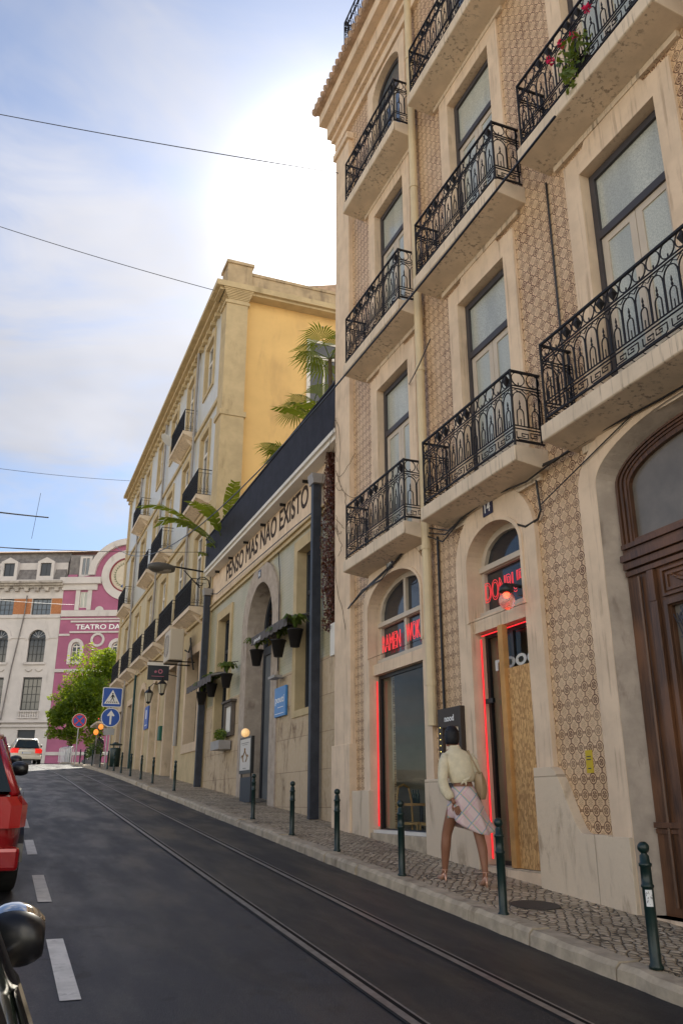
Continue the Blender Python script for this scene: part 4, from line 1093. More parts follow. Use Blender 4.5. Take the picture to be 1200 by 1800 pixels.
rarc = lambda r, a0, a1, n=30: [(gc[0] + r * math.cos(a0 + (a1 - a0) * i / n), gc[1] + r * .97 * math.sin(a0 + (a1 - a0) * i / n)) for i in range(n + 1)]
L(MB().slab(rarc(3.85, 0, math.pi) + rarc(3.2, math.pi, 0), [], -.35, .6, 'y'), 'gable_arch', 'twhite', TH)
L(ringm(1.75, 2.55, -.15, .1), 'crest_ring', 'twhite', TH); L(ringm(1.62, 1.76, -.18, .1), 'crest_rim', mat('dark_red_rim', (.22, .05, .06), .7), TH)
L(MB().slab(disc(gc[0], gc[1], 1.63, 40), [], -.06, .1, 'y'), 'crest_field', mat('cream_crest', (.55, .48, .38), .7, .2, var=.06), TH)
cr = MB()
for k in range(3):
    cr.tube([(gc[0] + .1 + (.16 + .05 * t) * math.cos(t * 1.1 + k * 2.1), -.09, gc[1] + .1 + k * .35 - .3 + (.16 + .05 * t) * math.sin(t * 1.1 + k * 2.1)) for t in range(7)], .05, 5)
L(cr, 'crest_monogram', mat('dark_monogram', (.10, .07, .10), .6), TH)
lv = MB()
for sgn in (-1, 1):
    for k in range(13):
        a = math.pi * (1.5 - sgn * (.12 + k * .062)); x0, z0 = gc[0] + 1.2 * math.cos(a), gc[1] + 1.2 * math.sin(a)
        for b_ in (-.6, .6): lv.tube([(x0, -.09, z0), (x0 + .2 * math.cos(a + b_ - sgn * 1.3), -.1, z0 + .2 * math.sin(a + b_ - sgn * 1.3))], [.04, .012], 4)
L(lv, 'crest_laurel', mat('dull_green_laurel', (.13, .17, .09), .7), TH)
bw = MB()
for sgn in (-1, 1): bw.tube([(gc[0] + sgn * (.1 + .35 * math.sin(t * .8)), -.1, gc[1] - 1.15 + .14 * math.sin(t * 1.9)) for t in range(6)], .05, 5)
bw.tube([(gc[0] + .3 * math.cos(t) * (1 - t * .1), -.1, gc[1] + .75 + .3 * math.sin(t)) for t in range(6)], .05, 5)
L(bw, 'crest_ribbon', 'signblue', TH)
for a, b_, z0, z1, d_, m_ in ((-.3, 3.75, 22.1, 22.75, .45, 'twhite'), (-.1, 3.4, 21.5, 22.1, .2, 'twhite'), (.05, 12.5, 18.85, 19.45, .18, 'twhite'), (.05, 12.5, 18.55, 18.68, .1, 'twhite'), (.05, 1.1, 16.95, 17.15, .1, 'twhite'), (.05, 12.5, 13.45, 13.75, .15, 'twhite'),
                        (1.1, 12.5, 18.25, 18.42, .16, 'twhite'), (1.1, 12.5, 17.22, 17.38, .16, 'twhite'), (.05, 12.5, 5.8, 6.1, .1, 'twhite')):
    L(MB().box(a, b_, -d_, .1, z_(z0), z_(z1)), 'white_band', m_, TH)
for a, b_, z0, z1 in ((1.3, 1.72, 19.5, 21.5), (2.48, 2.9, 19.5, 21.5)): L(MB().box(a, b_, -.1, .1, z_(z0), z_(z1)), 'window_surround', 'twhite', TH)
L(MB().box(.3, 3.3, .2, 2.0, z_(22.6), z_(25.2)), 'attic_wall', 'slate', TH)
k = L(MB().slab(rect(1.35, 2.55, z_(22.9), z_(25.0)), [rect(1.6, 1.92, z_(23.1), z_(24.8)), rect(1.98, 2.3, z_(23.1), z_(24.8))], .05, .2, 'y'), 'attic_window', 'twhite', TH); L(MB().box(1.6, 2.3, .12, .13, z_(23.1), z_(24.8)), 'pane', 'paleglass', k)
for a, b_ in ((.3, 1.25), (2.6, 3.2)): L(MB().box(a, b_, -.02, .2, z_(22.85), z_(23.1)), 'pink_panel', 'pink', TH)
for a, b_ in ((1.42, 2.28), (5.35, 6.3), (9.4, 10.3)):
    m0 = (a + b_) / 2
    L(MB().slab(arch(a - .32, b_ + .32, z_(14.2), z_(15.9), .78, 12), [arch(a, b_, z_(14.45), z_(15.9), .45, 12)], -.1, .3, 'y'), 'window_surround', 'twhite', TH)
    k = L(MB().slab(arch(a, b_, z_(14.5), z_(15.9), .45, 12), [rect(a + .07 + j * (m0 - a), m0 - .03 + j * (m0 - a), z_(14.57) + q * .45, z_(14.57) + q * .45 + .40) for j in range(2) for q in range(3)] + [[(m0 - .03, z_(15.98)), (m0 - .03, z_(16.25)), (a + .12, z_(16.02)), (a + .12, z_(15.98))], [(m0 + .03, z_(15.98)), (b_ - .12, z_(15.98)), (b_ - .12, z_(16.02)), (m0 + .03, z_(16.25))]], .15, .2, 'y'), 'arched_window', 'whitepaint', TH)
    L(MB().box(a, b_, .17, .18, z_(14.5), z_(16.3)), 'pane', 'darkglass', k)
k = L(MB().slab(rect(1.72, 2.48, z_(19.75), z_(21.35)), [rect(1.8, 2.07, z_(19.82), z_(21.28)), rect(2.13, 2.4, z_(19.82), z_(21.28))], .1, .16, 'y'), 'window_frame', 'whitepaint', TH); L(MB().box(1.75, 2.45, .13, .14, z_(19.8), z_(21.3)), 'pane', 'curtain', k)
L(ringm(.46, .68, -.12, .1, (3.9, z_(16.55))), 'round_moulding', 'twhite', TH); L(ringm(.46, .68, -.12, .1, (7.9, z_(16.55))), 'round_moulding', 'twhite', TH)
L(MB().slab([(a, z_(19.45) + b_) for a, b_ in [(3.8 + .42 * math.cos(t * math.pi / 10), .4 * math.sin(t * math.pi / 10)) for t in range(11)]], [], -.15, .1, 'y'), 'shell_ornament', 'twhite', TH)
o = text('theatre_lettering', 'TEATRO DA TRINDADE', 'signwhite', TH, (0, 0, 0), .46, 8.5, .02, .04, ax='y'); o.data.transform(Matrix.Translation(TH.location)); o.data.transform(Matrix.Translation((1.62, -.02, z_(17.6))))

# ================================================================== STREET THINGS
G = lambda s_: gz(s_) + .12
# bollards
BL = [(4.47, 5.30, 'green bollard with a black and white sticker, nearest the camera, before the wooden door'),
      (4.42, 7.19, 'green bollard just right of the walking woman, second from the camera'),
      (4.50, 9.47, 'green bollard in front of the open shop window, third from the camera'),
      (4.55, 11.66, 'green bollard before the left corner of the tiled building, fourth from the camera'),
      (4.57, 13.72, 'green bollard in front of the right square drainpipe, fifth from the camera'),
      (4.69, 16.46, 'green bollard directly in front of the standing menu board'),
      (4.80, 25.09, 'green bollard at the left end of the low building, after a long gap'),
      (4.81, 28.92, 'green bollard in front of the green wall box on the yellow building'),
      (4.81, 31.47, 'green bollard just left of the one before the green wall box'),
      (4.80, 34.03, 'green bollard in front of the small blue wall plaque of the yellow building'),
      (4.84, 37.04, 'green bollard just right of the dark green street pipe'),
      (4.82, 39.34, 'green bollard directly right of the street litter bin'),
      (4.80, 41.60, 'green bollard standing before the litter bin, its left edge against the road sign pole'),
      (4.78, 44.60, 'far green bollard below the blue arrow sign'),
      (4.74, 48.20, 'small far bollard left of the blue arrow sign pole'),
      (4.66, 51.80, 'small far bollard beside the hedge planters, below the cafe awning'),
      (4.60, 54.00, 'small far bollard just right of the no stopping sign'),
      (4.52, 56.40, 'small far bollard at the foot of the no stopping sign'),
      (4.42, 59.20, 'small far bollard just left of the no stopping sign'),
      (4.30, 61.50, 'farthest small bollard, at the crest beside the white railing')]
prof = [(.052, 0), (.052, .02), (.040, .035), (.040, .52), (.046, .525), (.046, .54), (.040, .545), (.038, .66), (.046, .665), (.046, .685), (.036, .69), (.034, .735), (.020, .75)] + [(.043 * math.sin(a), .79 - .043 * math.cos(a)) for a in [.5 + i * .33 for i in range(8)]]
b0 = thing('bollard', BL[0][2], 'bollard', (BL[0][0], BL[0][1], G(BL[0][1])), 0, 'bollards along the kerb')
MB().lathe([(r, z + .0) for r, z in prof], (0, 0, 0), 16).build('post', 'bollard', b0, world=False, smooth=True)
for x, y, lb in BL[1:]: copy_tree(b0, (x, y, G(y)), 0, lb)
sk = MB()
for i in range(5):
    a0, a1 = R(200 + i * 14), R(200 + (i + 1) * 14)
    sk.add([(.0405 * math.cos(a), .0405 * math.sin(a), z) for a in (a0, a1) for z in (.40, .51)], [(0, 1, 3, 2)])
sk.build('sticker', 'signwhite', b0, world=False)
sk = MB()
for i in range(22):
    a = R(204 + rnd.random() * 60); z = rnd.uniform(.41, .50); w = rnd.uniform(.03, .09); h = rnd.uniform(.003, .012)
    sk.add([(.0415 * math.cos(q), .0415 * math.sin(q), zz) for q in (a, a + w) for zz in (z, z + h)], [(0, 1, 3, 2)])
sk.build('sticker_scribble', 'black', b0, world=False)

# ---------------------------------------------------------------- neon lettering, LED strips, lamp, menu, boards
def neon(name, s_, label, org, h, w):
    o = text(name, s_, 'red_neon', None, org, h, w, 0, .0, outline=.010, at=org); return tag(o, label, 'neon sign')
neon('neon_sign', 'RAMEN', 'red neon word RAMEN in the left pane of the shop fanlight', (F + .13, 13.06, 4.04), .28, .72)
neon('neon_sign', 'WOK', 'red neon word WOK in the right pane of the shop fanlight', (F + .10, 12.06, 4.06), .28, .50)
neon('neon_sign', 'DONBURI', 'red neon word DONBURI over the boarded doorway', (F + .12, 9.62, 4.17), .27, 1.0)
def led(y, z0, z1, lb):
    o = MB().tube([(F + .06, y, z0), (F + .06, y, z1)], .012, 6).build('led_strip', 'red_led', at=(F + .06, y, z0)); tag(o, lb, 'light strip', 'red light strips of the noodle shop')
led(13.15, 1.25, 3.56, 'vertical red light strip at the left edge of the open shop window')
led(9.70, .95, 3.68, 'vertical red light strip at the left edge of the boarded doorway')
o = MB().tube([(F + .06, 9.68, 3.72), (F + .06, 8.5, 3.72)], .008, 6).build('led_strip', 'red_led', at=(F + .06, 9.1, 3.72)); tag(o, 'thin red light strip along the top of the boarded doorway', 'light strip', 'red light strips of the noodle shop')
wl = thing('wall_lamp', 'black bracket wall lamp with a glowing red bulb in a clear globe, over the doorway', 'wall lamp', (F - .06, 8.55, 4.0))
MB().tube([(F - .03, 8.5, 4.12), (F - .18, 8.52, 4.14), (F - .26, 8.52, 4.10)], .022, 8).box(F - .06, F + .0, 8.42, 8.58, 4.02, 4.22).build('bracket', 'black', wl)
MB().lathe([(.03, .10), (.085, .05), (.095, -.01), (.07, -.02)], (F - .26, 8.52, 4.05), 16).build('cap', 'black', wl, smooth=True)
lg = bpy.data.materials.new('lamp_globe_glass'); lg.use_nodes = True; _b = lg.node_tree.nodes['Principled BSDF']; _b.inputs['Base Color'].default_value = (.9, .7, .62, 1); _b.inputs['Transmission Weight'].default_value = .75; _b.inputs['Roughness'].default_value = .25
MB().ball((F - .26, 8.52, 3.93), .10, 16, (1, 1, 1.1)).build('globe', lg, wl, smooth=True)
MB().ball((F - .26, 8.52, 3.99), .028, 8, (1, 1, 1.4)).build('bulb', mat('red_bulb', (1, .1, .05), .4, emit=(1, .05, .02), es=5), wl, smooth=True)
mb = thing('menu_case', 'dark lit menu case on the wall beside the walking woman', 'menu case', (F - .03, 10.45, 1.85))
MB().slab(rect(10.02, 10.66, 1.78, 2.84), [rect(10.10, 10.54, 1.86, 2.58)], F - .13, F - .02, 'x').build('case', mat('dark_brown_case', (.045, .032, .025), .5), mb, bevel=.006)
MB().box(F - .08, F - .07, 10.1, 10.54, 1.86, 2.58).build('menu_sheet', mat('menu_paper', (.52, .46, .36), .6, emit=(.6, .5, .36), es=.12), mb)
ms = MB()
for i in range(3):
    for j in range(9): ms.box(F - .084, F - .081, 10.13 + i * .14, 10.24 + i * .14, 1.92 + j * .07, 1.945 + j * .07)
ms.build('menu_pictures', mat('menu_print', (.35, .10, .05), .6, var=.4, vscale=30), mb)
text('lettering', 'nood', 'signwhite', mb, (F - .132, 10.46, 2.66), .08, .26, .02, .002)
dts = MB()
for j in range(9): dts.ball((F - .132, 10.60, 1.95 + j * .08), .006, 6)
dts.build('led_dots', mat('yellow_led', (.8, .7, .2), .4, emit=(1, .8, .2), es=2), mb)
ob = MB().box(F + .02, F + .04, 8.45, 9.03, .885, 3.20).build('chipboard_panel', 'osb', at=(F + .03, 8.72, .9)); tag(ob, 'golden strand board panel closing the right side of the doorway', 'board')
tb = MB().box(F - .03, F + .05, 9.035, 9.145, .885, 3.76).build('timber_post', 'osb_t', at=(F + .05, 9.04, .9), bevel=.004); tag(tb, 'raw pine timber post propped upright in the middle of the doorway', 'timber')
o = text('shop_lettering', 'nood', mat('frosted_white_letters', (.6, .62, .6), .5), None, (F + .14, 9.50, 3.24), .20, .95, .02, .006, at=(F + .14, 9.2, 3.2)); tag(o, 'large white shop name on the glass above the boarded doorway', 'lettering')
es = MB().box(7.21, 7.23, 11.95, 12.25, 2.9, 3.4).build('fire_notice', mat('notice_red', (.4, .12, .08), .6), at=(7.22, 12.1, 2.9)); tag(es, 'small framed red and white safety notice inside the shop window', 'notice')
MB().box(7.205, 7.21, 12.0, 12.2, 2.97, 3.33).build('notice_paper', 'whitepaint', es)
st = MB().box(F - .008, F + .0, 7.50, 7.61, 1.90, 2.13).build('yellow_sticker', mat('yellow_label', (.55, .40, .03), .6), at=(F, 7.55, 2.0)); tag(st, 'small yellow sticker on the patterned tiles', 'sticker')
MB().box(F - .011, F - .009, 7.52, 7.59, 2.06, 2.07).box(F - .011, F - .009, 7.52, 7.59, 2.03, 2.04).box(F - .011, F - .009, 7.53, 7.58, 1.94, 1.95).build('sticker_print', 'tan_door', st)
# cafe furniture inside
def chair(y, x, lb, rz):
    t = thing('cafe_chair', lb, 'chair', (x, y, .84), rz, 'cane chairs inside the noodle shop')
    cane = mat('golden_cane', (.42, .24, .08), .5)
    MB().slab(disc(0, 0, .21, 16), [], .44, .475, 'z').build('seat', cane, t, world=False)
    MB().tube([(-.19, .16, .44), (-.21, .19, .8), (-.15, .2, 1.0), (0, .2, 1.05), (.15, .2, 1.0), (.21, .19, .8), (.19, .16, .44)], .017, 6).build('backrest', cane, t, world=False)
    for a, b_ in ((-.16, -.15), (.16, -.15), (-.17, .16), (.17, .16)): MB().tube([(a, b_, .45), (a * 1.2, b_ * 1.25, 0)], .014, 6).build('leg', cane, t, world=False)
chair(12.75, F + .50, 'cane chair turned to the glass, left of the table inside the shop window', R(30)); chair(12.1, F + .52, 'cane chair at the right edge of the open shop window', R(-70))
t = thing('cafe_table', 'small wooden table behind the shop glass, with bottles on it', 'table', (F + .85, 13.2, .84))
MB().box(F + .55, F + 1.15, 12.9, 13.5, 1.56, 1.60).build('tabletop', 'osb_t', t)
MB().lathe([(.2, 0), (.2, .02), (.03, .04), (.03, .72)], (F + .85, 13.2, .84), 10).build('pedestal', 'black', t)
for i in range(3):
    o = MB().lathe([(.03, 0), (.03, .12), (.012, .16), (.012, .21)], (0, 0, 0), 8).build('bottle', mat('dark_bottle', (.02, .04, .03), .2), at=None, world=False, smooth=True)
    o.location = (F + .70, 13.0 + i * .09, 1.6); tag(o, 'dark bottle on the shop table, ' + ('nearest the right chair', 'middle of the three', 'nearest the left chair')[i], 'bottle', 'bottles on the shop table')
# geraniums in the balcony of the second floor
fp = thing('geranium_plant', 'potted geranium with pink flowers trailing over the topmost right balcony', 'plant', (F - .36, 6.0, 9.75))
MB().lathe([(.09, 0), (.12, .18)], (F - .32, 6.0, 9.73), 12).build('pot', 'terracotta', fp)
def leaves(mb, c, r, n, size, sc=(1, 1, 1), fn=None, rr=rnd):
    for _ in range(n):
        d_ = Vector((rr.gauss(0, 1), rr.gauss(0, 1), rr.gauss(0, 1))).normalized() * (rr.random() ** .4)
        p = Vector(c) + Vector((d_.x * r * sc[0], d_.y * r * sc[1], d_.z * r * sc[2]))
        a = Vector((rr.gauss(0, 1), rr.gauss(0, 1), rr.gauss(0, .6))).normalized(); b_ = a.cross(Vector((rr.gauss(0, 1), rr.gauss(0, 1), rr.gauss(0, 1)))).normalized()
        s_ = size * rr.uniform(.6, 1.3)
        mb.add([p - a * s_, p + b_ * s_ * .45, p + a * s_, p - b_ * s_ * .45], [(0, 1, 2, 3)])
lm = MB(); leaves(lm, (F - .48, 6.0, 9.98), .3, 130, .05, (.5, 1, .8)); leaves(lm, (F - .52, 6.05, 9.65), .2, 70, .045, (.3, .6, 1.2)); lm.build('foliage', 'fern', fp)
for c in ((F - .52, 6.12, 10.25), (F - .50, 5.92, 10.18), (F - .54, 6.35, 10.2), (F - .5, 5.65, 10.3)): fm = MB(); leaves(fm, c, .055, 26, .03); fm.build('flower_head', 'flower', fp)

# ---------------------------------------------------------------- things on the low building
def pot(y, z, lb, hang=.35):
    t = thing('hanging_pot', lb, 'plant pot', (P - .36, y, z), 0, 'black hanging fern pots')
    MB().lathe([(.10, -.36), (.17, 0), (.18, .0), (.18, .03)], (0, 0, 0), 14).build('pot', 'terracotta', t, world=False, smooth=True)
    MB().tube([(0, 0, 0), (.05, 0, hang), (.32, 0, hang + .05)], .012, 5).build('bracket', 'black', t, world=False)
    f = MB(); rr = random.Random(int(y * 10))
    for i in range(46):
        a = rr.uniform(0, 6.28); L_ = rr.uniform(.18, .36); px = [(L_ * k / 4 * math.cos(a), L_ * k / 4 * math.sin(a), .05 + .22 * math.sin(k * .62) * (1 + .4 * rr.random())) for k in range(5)]
        w = .03
        for k in range(4):
            (x0, y0_, z0), (x1, y1_, z1) = px[k], px[k + 1]; nx, ny = -math.sin(a) * w, math.cos(a) * w
            f.add([(x0 - nx, y0_ - ny, z0), (x0 + nx, y0_ + ny, z0), (x1 + nx * .6, y1_ + ny * .6, z1), (x1 - nx * .6, y1_ - ny * .6, z1)], [(0, 1, 2, 3)])
    f.build('fern', 'fern', t, world=False)
for y, z, lb in ((20.1, 5.18, 'hanging fern pot just right of the arched door'), (18.3, 5.12, 'hanging fern pot in the middle under the right shop awning'), (17.1, 5.15, 'hanging fern pot at the right end of the right awning, by the drainpipe'),
                 (26.2, 4.85, 'hanging fern pot left of the left window, by the far blue drainpipe'), (24.9, 4.95, 'hanging fern pot in front of the left window'), (23.1, 5.0, 'hanging fern pot between the left window and the arched door')): pot(y, z, lb)
def awning(ya_, yb_, z, lb, word=None):
    t = thing('folded_awning', lb, 'awning', (P, (ya_ + yb_) / 2, z))
    MB().slab([(P - .55, z), (P, z + .12), (P, z + .16), (P - .55, z + .05)], [], ya_, yb_, 'y').build('canopy', mat('grey_awning_cloth', (.22, .21, .21), .8, .2), t)
    v = MB()
    n_ = 16
    for i in range(n_):
        y = ya_ + (yb_ - ya_) * i / n_; v.box(P - .56 - .008 * (i % 2), P - .545, y, y + (yb_ - ya_) / n_, z - .17 + .02 * (i % 2), z + .04)
    v.build('valance', mat('dark_awning_cloth', (.12, .11, .11), .8, .2), t)
    if word: text('lettering', word, 'signwhite', t, (P - .575, yb_ - .3, z - .12), .09, .55, .01, .002)
awning(17.1, 19.9, 5.42, 'dark folded awning with white lettering over the right window', 'poutí'); awning(24.2, 27.6, 5.12, 'grey folded awning over the left window of the low building')
t = thing('blue_wall_sign', 'bright blue restaurant plaque with white script between the arched door and right window', 'sign', (P - .05, 18.9, 3.6))
MB().box(P - .09, P - .03, 18.55, 19.38, 3.50, 4.18).build('plate', 'plaqueblue', t, bevel=.01)
text('lettering', 'poutí', 'signwhite', t, (P - .092, 19.3, 3.82), .16, .68, .01, .003); MB().box(P - .095, P - .091, 18.7, 19.1, 3.70, 3.715).box(P - .095, P - .091, 18.65, 19.3, 3.56, 3.575).build('underline', 'signwhite', t)
t = thing('sign_lamp', 'small grey floodlight on the wall above the bright blue plaque', 'lamp', (P, 18.95, 4.4)); MB().box(P - .32, P - .12, 18.7, 19.2, 4.36, 4.42).build('lamp_head', 'greypipe', t); MB().tube([(P, 18.95, 4.38), (P - .2, 18.95, 4.40)], .02, 5).build('arm', 'greypipe', t)
t = thing('menu_case', 'wooden framed menu case beside the left window of the low building', 'menu case', (P - .05, 23.8, 3.4))
MB().slab(rect(23.25, 24.15, 3.38, 4.30), [rect(23.36, 24.04, 3.48, 4.2)], P - .14, P - .04, 'x').box(P - .2, P - .02, 23.15, 24.25, 4.30, 4.36).build('frame', mat('old_grey_wood', (.12, .10, .085), .8, var=.2), t); MB().box(P - .09, P - .08, 23.36, 24.04, 3.48, 4.2).build('menu_sheet', 'whitepaint', t)
t = thing('window_planter', 'grey box planter with green ferns on the sill of the left window', 'planter', (P - .2, 24.0, 3.1)); MB().box(P - .40, P - .06, 23.5, 24.5, 3.02, 3.26).build('box', 'greypipe', t)
f = MB(); leaves(f, (P - .25, 24.0, 3.42), .45, 260, .05, (.35, 1, .4)); f.build('foliage', 'fern', t)
t = thing('menu_board', 'tall white menu board with a gold ornament on a stand before the arched door', 'menu board', (5.72, 20.7, G(20.7)))
bx = MB().box(5.66, 5.74, 20.2, 21.25, 2.28, 3.15); bx.build('frame', 'black', t)
MB().box(5.652, 5.66, 20.27, 21.18, 2.36, 3.10).build('sheet', mat('cream_menu_sheet', (.60, .56, .52), .5), t)
for yy in (20.3, 21.15): MB().tube([(5.70, yy, 2.3), (5.70, yy, G(20.7))], .02, 6).build('leg', 'black', t)
MB().box(5.68, 5.72, 20.25, 21.2, G(20.7) + .0, 2.2).build('base_panel', 'tan_door', t)
og = MB()
for sg in (-1, 1):
    og.tube([(5.648, 20.72 + sg * (.10 + .09 * math.sin(k * .8)), 2.56 + k * .045) for k in range(8)], .014, 5); og.tube([(5.648, 20.72 + sg * (.24 + .07 * math.cos(k)), 2.66 + .06 * math.sin(k)) for k in range(5)], .012, 5)
og.build('ornament', mat('gold_ornament', (.22, .12, .03), .5), t); MB().box(5.645, 5.651, 20.4, 21.05, 3.0, 3.01).box(5.645, 5.651, 20.5, 20.95, 2.96, 2.967).box(5.645, 5.651, 20.6, 20.85, 2.40, 2.412).build('small_print', 'black', t)
MB().ball((5.68, 20.85, 3.26), .11, 14).build('globe_lamp', 'globe', t, smooth=True)
o = MB().box(P - .16, P - .02, 15.15, 15.5, 4.35, 5.0).build('utility_box', 'whitepaint', at=(P, 15.3, 4.4), bevel=.01); tag(o, 'white utility box on the wall below the red creeper', 'utility box')
t = thing('red_creeper', 'dense dark red creeper climbing beside the right blue drainpipe', 'creeper', (P, 15.6, 5))
f = MB(); rr = random.Random(4)
for i in range(3400):
    z = 4.9 + 3.9 * rr.random() ** .9; w = .32 + .10 * math.sin(z * 2.1); w *= min(1, max(.12, (8.95 - z) / 1.0))
    p = Vector((P - .04 - .17 * rr.random(), 15.62 + w * rr.uniform(-1, 1), z)); a = Vector((rr.gauss(0, .4), rr.gauss(0, 1), rr.gauss(0, 1))).normalized() * .035; b_ = Vector((rr.gauss(0, .5), rr.gauss(0, 1), rr.gauss(0, 1))).normalized() * .03
    f.add([p - a, p + b_, p + a, p - b_], [(0, 1, 2, 3)])
f.build('leaves', 'creeper', t)
f = MB()
for k in range(5):
    y, z = 15.5 + k * .05, 5.0; pts = []
    while z < 9.6 + k * .5: pts.append((P - .03, y, z)); z += .35; y += rr.uniform(-.09, .075)
    f.tube(pts, .012, 5)
f.build('stems', 'bark', t)
t = thing('bare_vine', 'thin leafless vine hanging over the corner pilaster of the tiled building', 'vine', (F - .11, 14.3, 7.5))
f = MB()
for k in range(12):
    y, z = 14.72 - .15 * rr.random(), rr.uniform(6.3, 9.6); pts = []; dy, dz_ = rr.uniform(-.10, .02), rr.uniform(-.14, -.05)
    for j in range(rr.randint(7, 18)):
        pts.append((F - .125 - .02 * rr.random(), y, z)); y += dy + rr.uniform(-.02, .02); z += dz_; dy += rr.uniform(-.035, .04); dz_ += rr.uniform(-.03, .03); dz_ = min(.04, max(-.15, dz_))
        if y < 13.6: dy = abs(dy)
    f.tube(pts, .005, 4)
f.build('stems', 'bark', t)
f = MB(); leaves(f, (P - .08, 14.95, 4.75), .22, 60, .035, (.3, .5, 1.2)); o = f.build('wall_weed', 'hedge', at=(P - .05, 14.95, 4.7)); tag(o, 'small tuft of weeds growing from the wall below the bare vine', 'weeds')

# ---------------------------------------------------------------- terrace plants
def blade(mb, base, az, L_, up, droop, w, slits=True, rr=rnd):
    """long leaf: petiole then a broad split blade"""
    pts = []
    for k in range(13):
        t_ = k / 12; r_ = L_ * t_ * math.cos(up * (1 - .3 * t_)); z = L_ * t_ * math.sin(up) - droop * t_ ** 3 * L_
        pts.append(Vector((base[0] + r_ * math.cos(az), base[1] + r_ * math.sin(az), base[2] + z)))
    mb.tube(pts, [.02 - .0014 * k for k in range(13)], 4)
    nx = Vector((-math.sin(az), math.cos(az), 0))
    for k in range(4, 12):
        t_ = (k - 4) / 8; wd = w * (math.sin(math.pi * (t_ * .86 + .10)) ** .6)
        for sg in (-1, 1):
            for q in range(2):
                a = pts[k].lerp(pts[k + 1], q * .5); b_ = pts[k].lerp(pts[k + 1], q * .5 + (.46 if slits and rr.random() < .5 else .5))
                dn = Vector((0, 0, -.25 * wd + rr.uniform(-.04, .03))); fw = (pts[k + 1] - pts[k]) * .8
                mb.add([a, b_, b_ + nx * sg * wd + dn + fw, a + nx * sg * wd + dn + fw], [(0, 1, 2, 3)])
def fan(mb, base, az, L_, up, R_, rr=rnd):
    tip = Vector((base[0] + L_ * math.cos(up) * math.cos(az), base[1] + L_ * math.cos(up) * math.sin(az), base[2] + L_ * math.sin(up)))
    mb.tube([base, tip], .014, 4); fw = Vector((math.cos(az) * math.cos(up * .3), math.sin(az) * math.cos(up * .3), math.sin(up * .3))); sd_ = Vector((-math.sin(az), math.cos(az), 0))
    for k in range(23):
        a = R(-110 + 10 * k); d_ = fw * math.cos(a) + sd_ * math.sin(a); n_ = fw.cross(sd_); e = d_.cross(n_).normalized() * R_ * .034; le = R_ * (1 - .2 * abs(math.sin(a / 2)))
        mid = tip + d_ * le * .6; end = tip + d_ * le + Vector((0, 0, -.30 * R_ * (.4 + rr.random())))
        mb.add([tip, mid - e, mid + e], [(0, 1, 2)]); mb.add([mid - e, mid + e, end], [(0, 1, 2)])
def palm(loc, lb, hgt, fans, R_, seed):
    rr = random.Random(seed); t = thing('fan_palm', lb, 'palm', loc)
    tr = MB(); tr.tube([(0, 0, 0), (.03, .02, hgt * .5), (0, .05, hgt)], [.07, .06, .05], 8); tr.build('trunk', 'bark', t, world=False)
    f = MB()
    for k in range(fans): fan(f, (0, .05, hgt), k * 2.4 + rr.random(), rr.uniform(.35, .8) * R_ * 1.1, rr.uniform(-.1, 1.25), R_ * rr.uniform(.8, 1.1), rr)
    f.build('fronds', 'palmleaf', t, world=False)
palm((6.9, 18.2, 8.8), 'tallest sunlit fan palm on the roof terrace, beside the tiled building', 3.9, 8, .85, 1)
palm((6.7, 19.2, 8.8), 'middle fan palm on the roof terrace, below the tallest one', 2.7, 9, .72, 2)
palm((6.7, 21.3, 8.8), 'lowest fan palm, leaning over the middle of the roof terrace fence', 2.0, 8, .75, 3)
def banana(loc, lb, n, L_, w, seed):
    rr = random.Random(seed); t = thing('bird_of_paradise_plant', lb, 'plant', loc); f = MB()
    for k in range(n): blade(f, (rr.uniform(-.1, .1), rr.uniform(-.1, .1), 0), k * 2.4 + rr.random() * .6, L_ * rr.uniform(.75, 1.15), rr.uniform(.75, 1.35), rr.uniform(.25, .55), w, True, rr)
    f.build('leaves', 'palmleaf', t, world=False)
banana((5.98, 25.4, 9.1), 'big broad leaved plant at the left end of the roof terrace', 15, 3.0, .24, 5)
banana((6.15, 26.3, 8.9), 'small broad leaved plant at the left corner of the roof terrace', 7, 1.3, .2, 6)
banana((7.0, 17.2, 9.2), 'tall broad leaved plant pressed against the tiled building on the terrace', 5, 2.3, .24, 7)

# ---------------------------------------------------------------- things on the yellow building
t = thing('street_lamp', 'grey street lamp head on a scrolled iron wall bracket over the pavement', 'street lamp', (P, 27.2, 8.4))
br_ = MB(); br_.tube([(P - .05, 27.2, 9.0), (4.62, 27.0, 9.05)], .03, 6).tube([(P - .05, 27.2, 9.35), (P - .05, 27.2, 8.0)], .03, 6).tube([(P - .4, 27.2, 8.45), (P - 1.0, 27.1, 8.98)], .02, 5)
br_.tube([(P - .36 + (.32 - .028 * k) * math.cos(k * .7 - 1), 27.2, 8.62 + (.32 - .028 * k) * math.sin(k * .7 - 1)) for k in range(11)], .018, 5)
br_.tube([(P - .1, 27.2, 8.15 - .05 * k + 0) if k % 2 else (P - .18, 27.2, 8.15 - .05 * k) for k in range(5)], .02, 5); br_.build('bracket', 'iron', t)
hd = MB(); rr_ = []
for k in range(9):
    u = k / 8; w = .22 * math.sin(math.pi * (.10 + .84 * u)) ** .6 + .02; h = .16 * math.sin(math.pi * (.08 + .86 * u)) ** .6 + .015
    rr_.append([(4.72 - .92 * u, 27.0 - .3 * u + w * 1.15 * math.cos(a), 8.98 - .06 * u + h * math.sin(a) - .03) for a in [2 * math.pi * i / 14 for i in range(14)]])
hd.rings(rr_).build('lamp_head', mat('grey_lamp_housing', (.09, .085, .08), .5, .4), t, smooth=True)
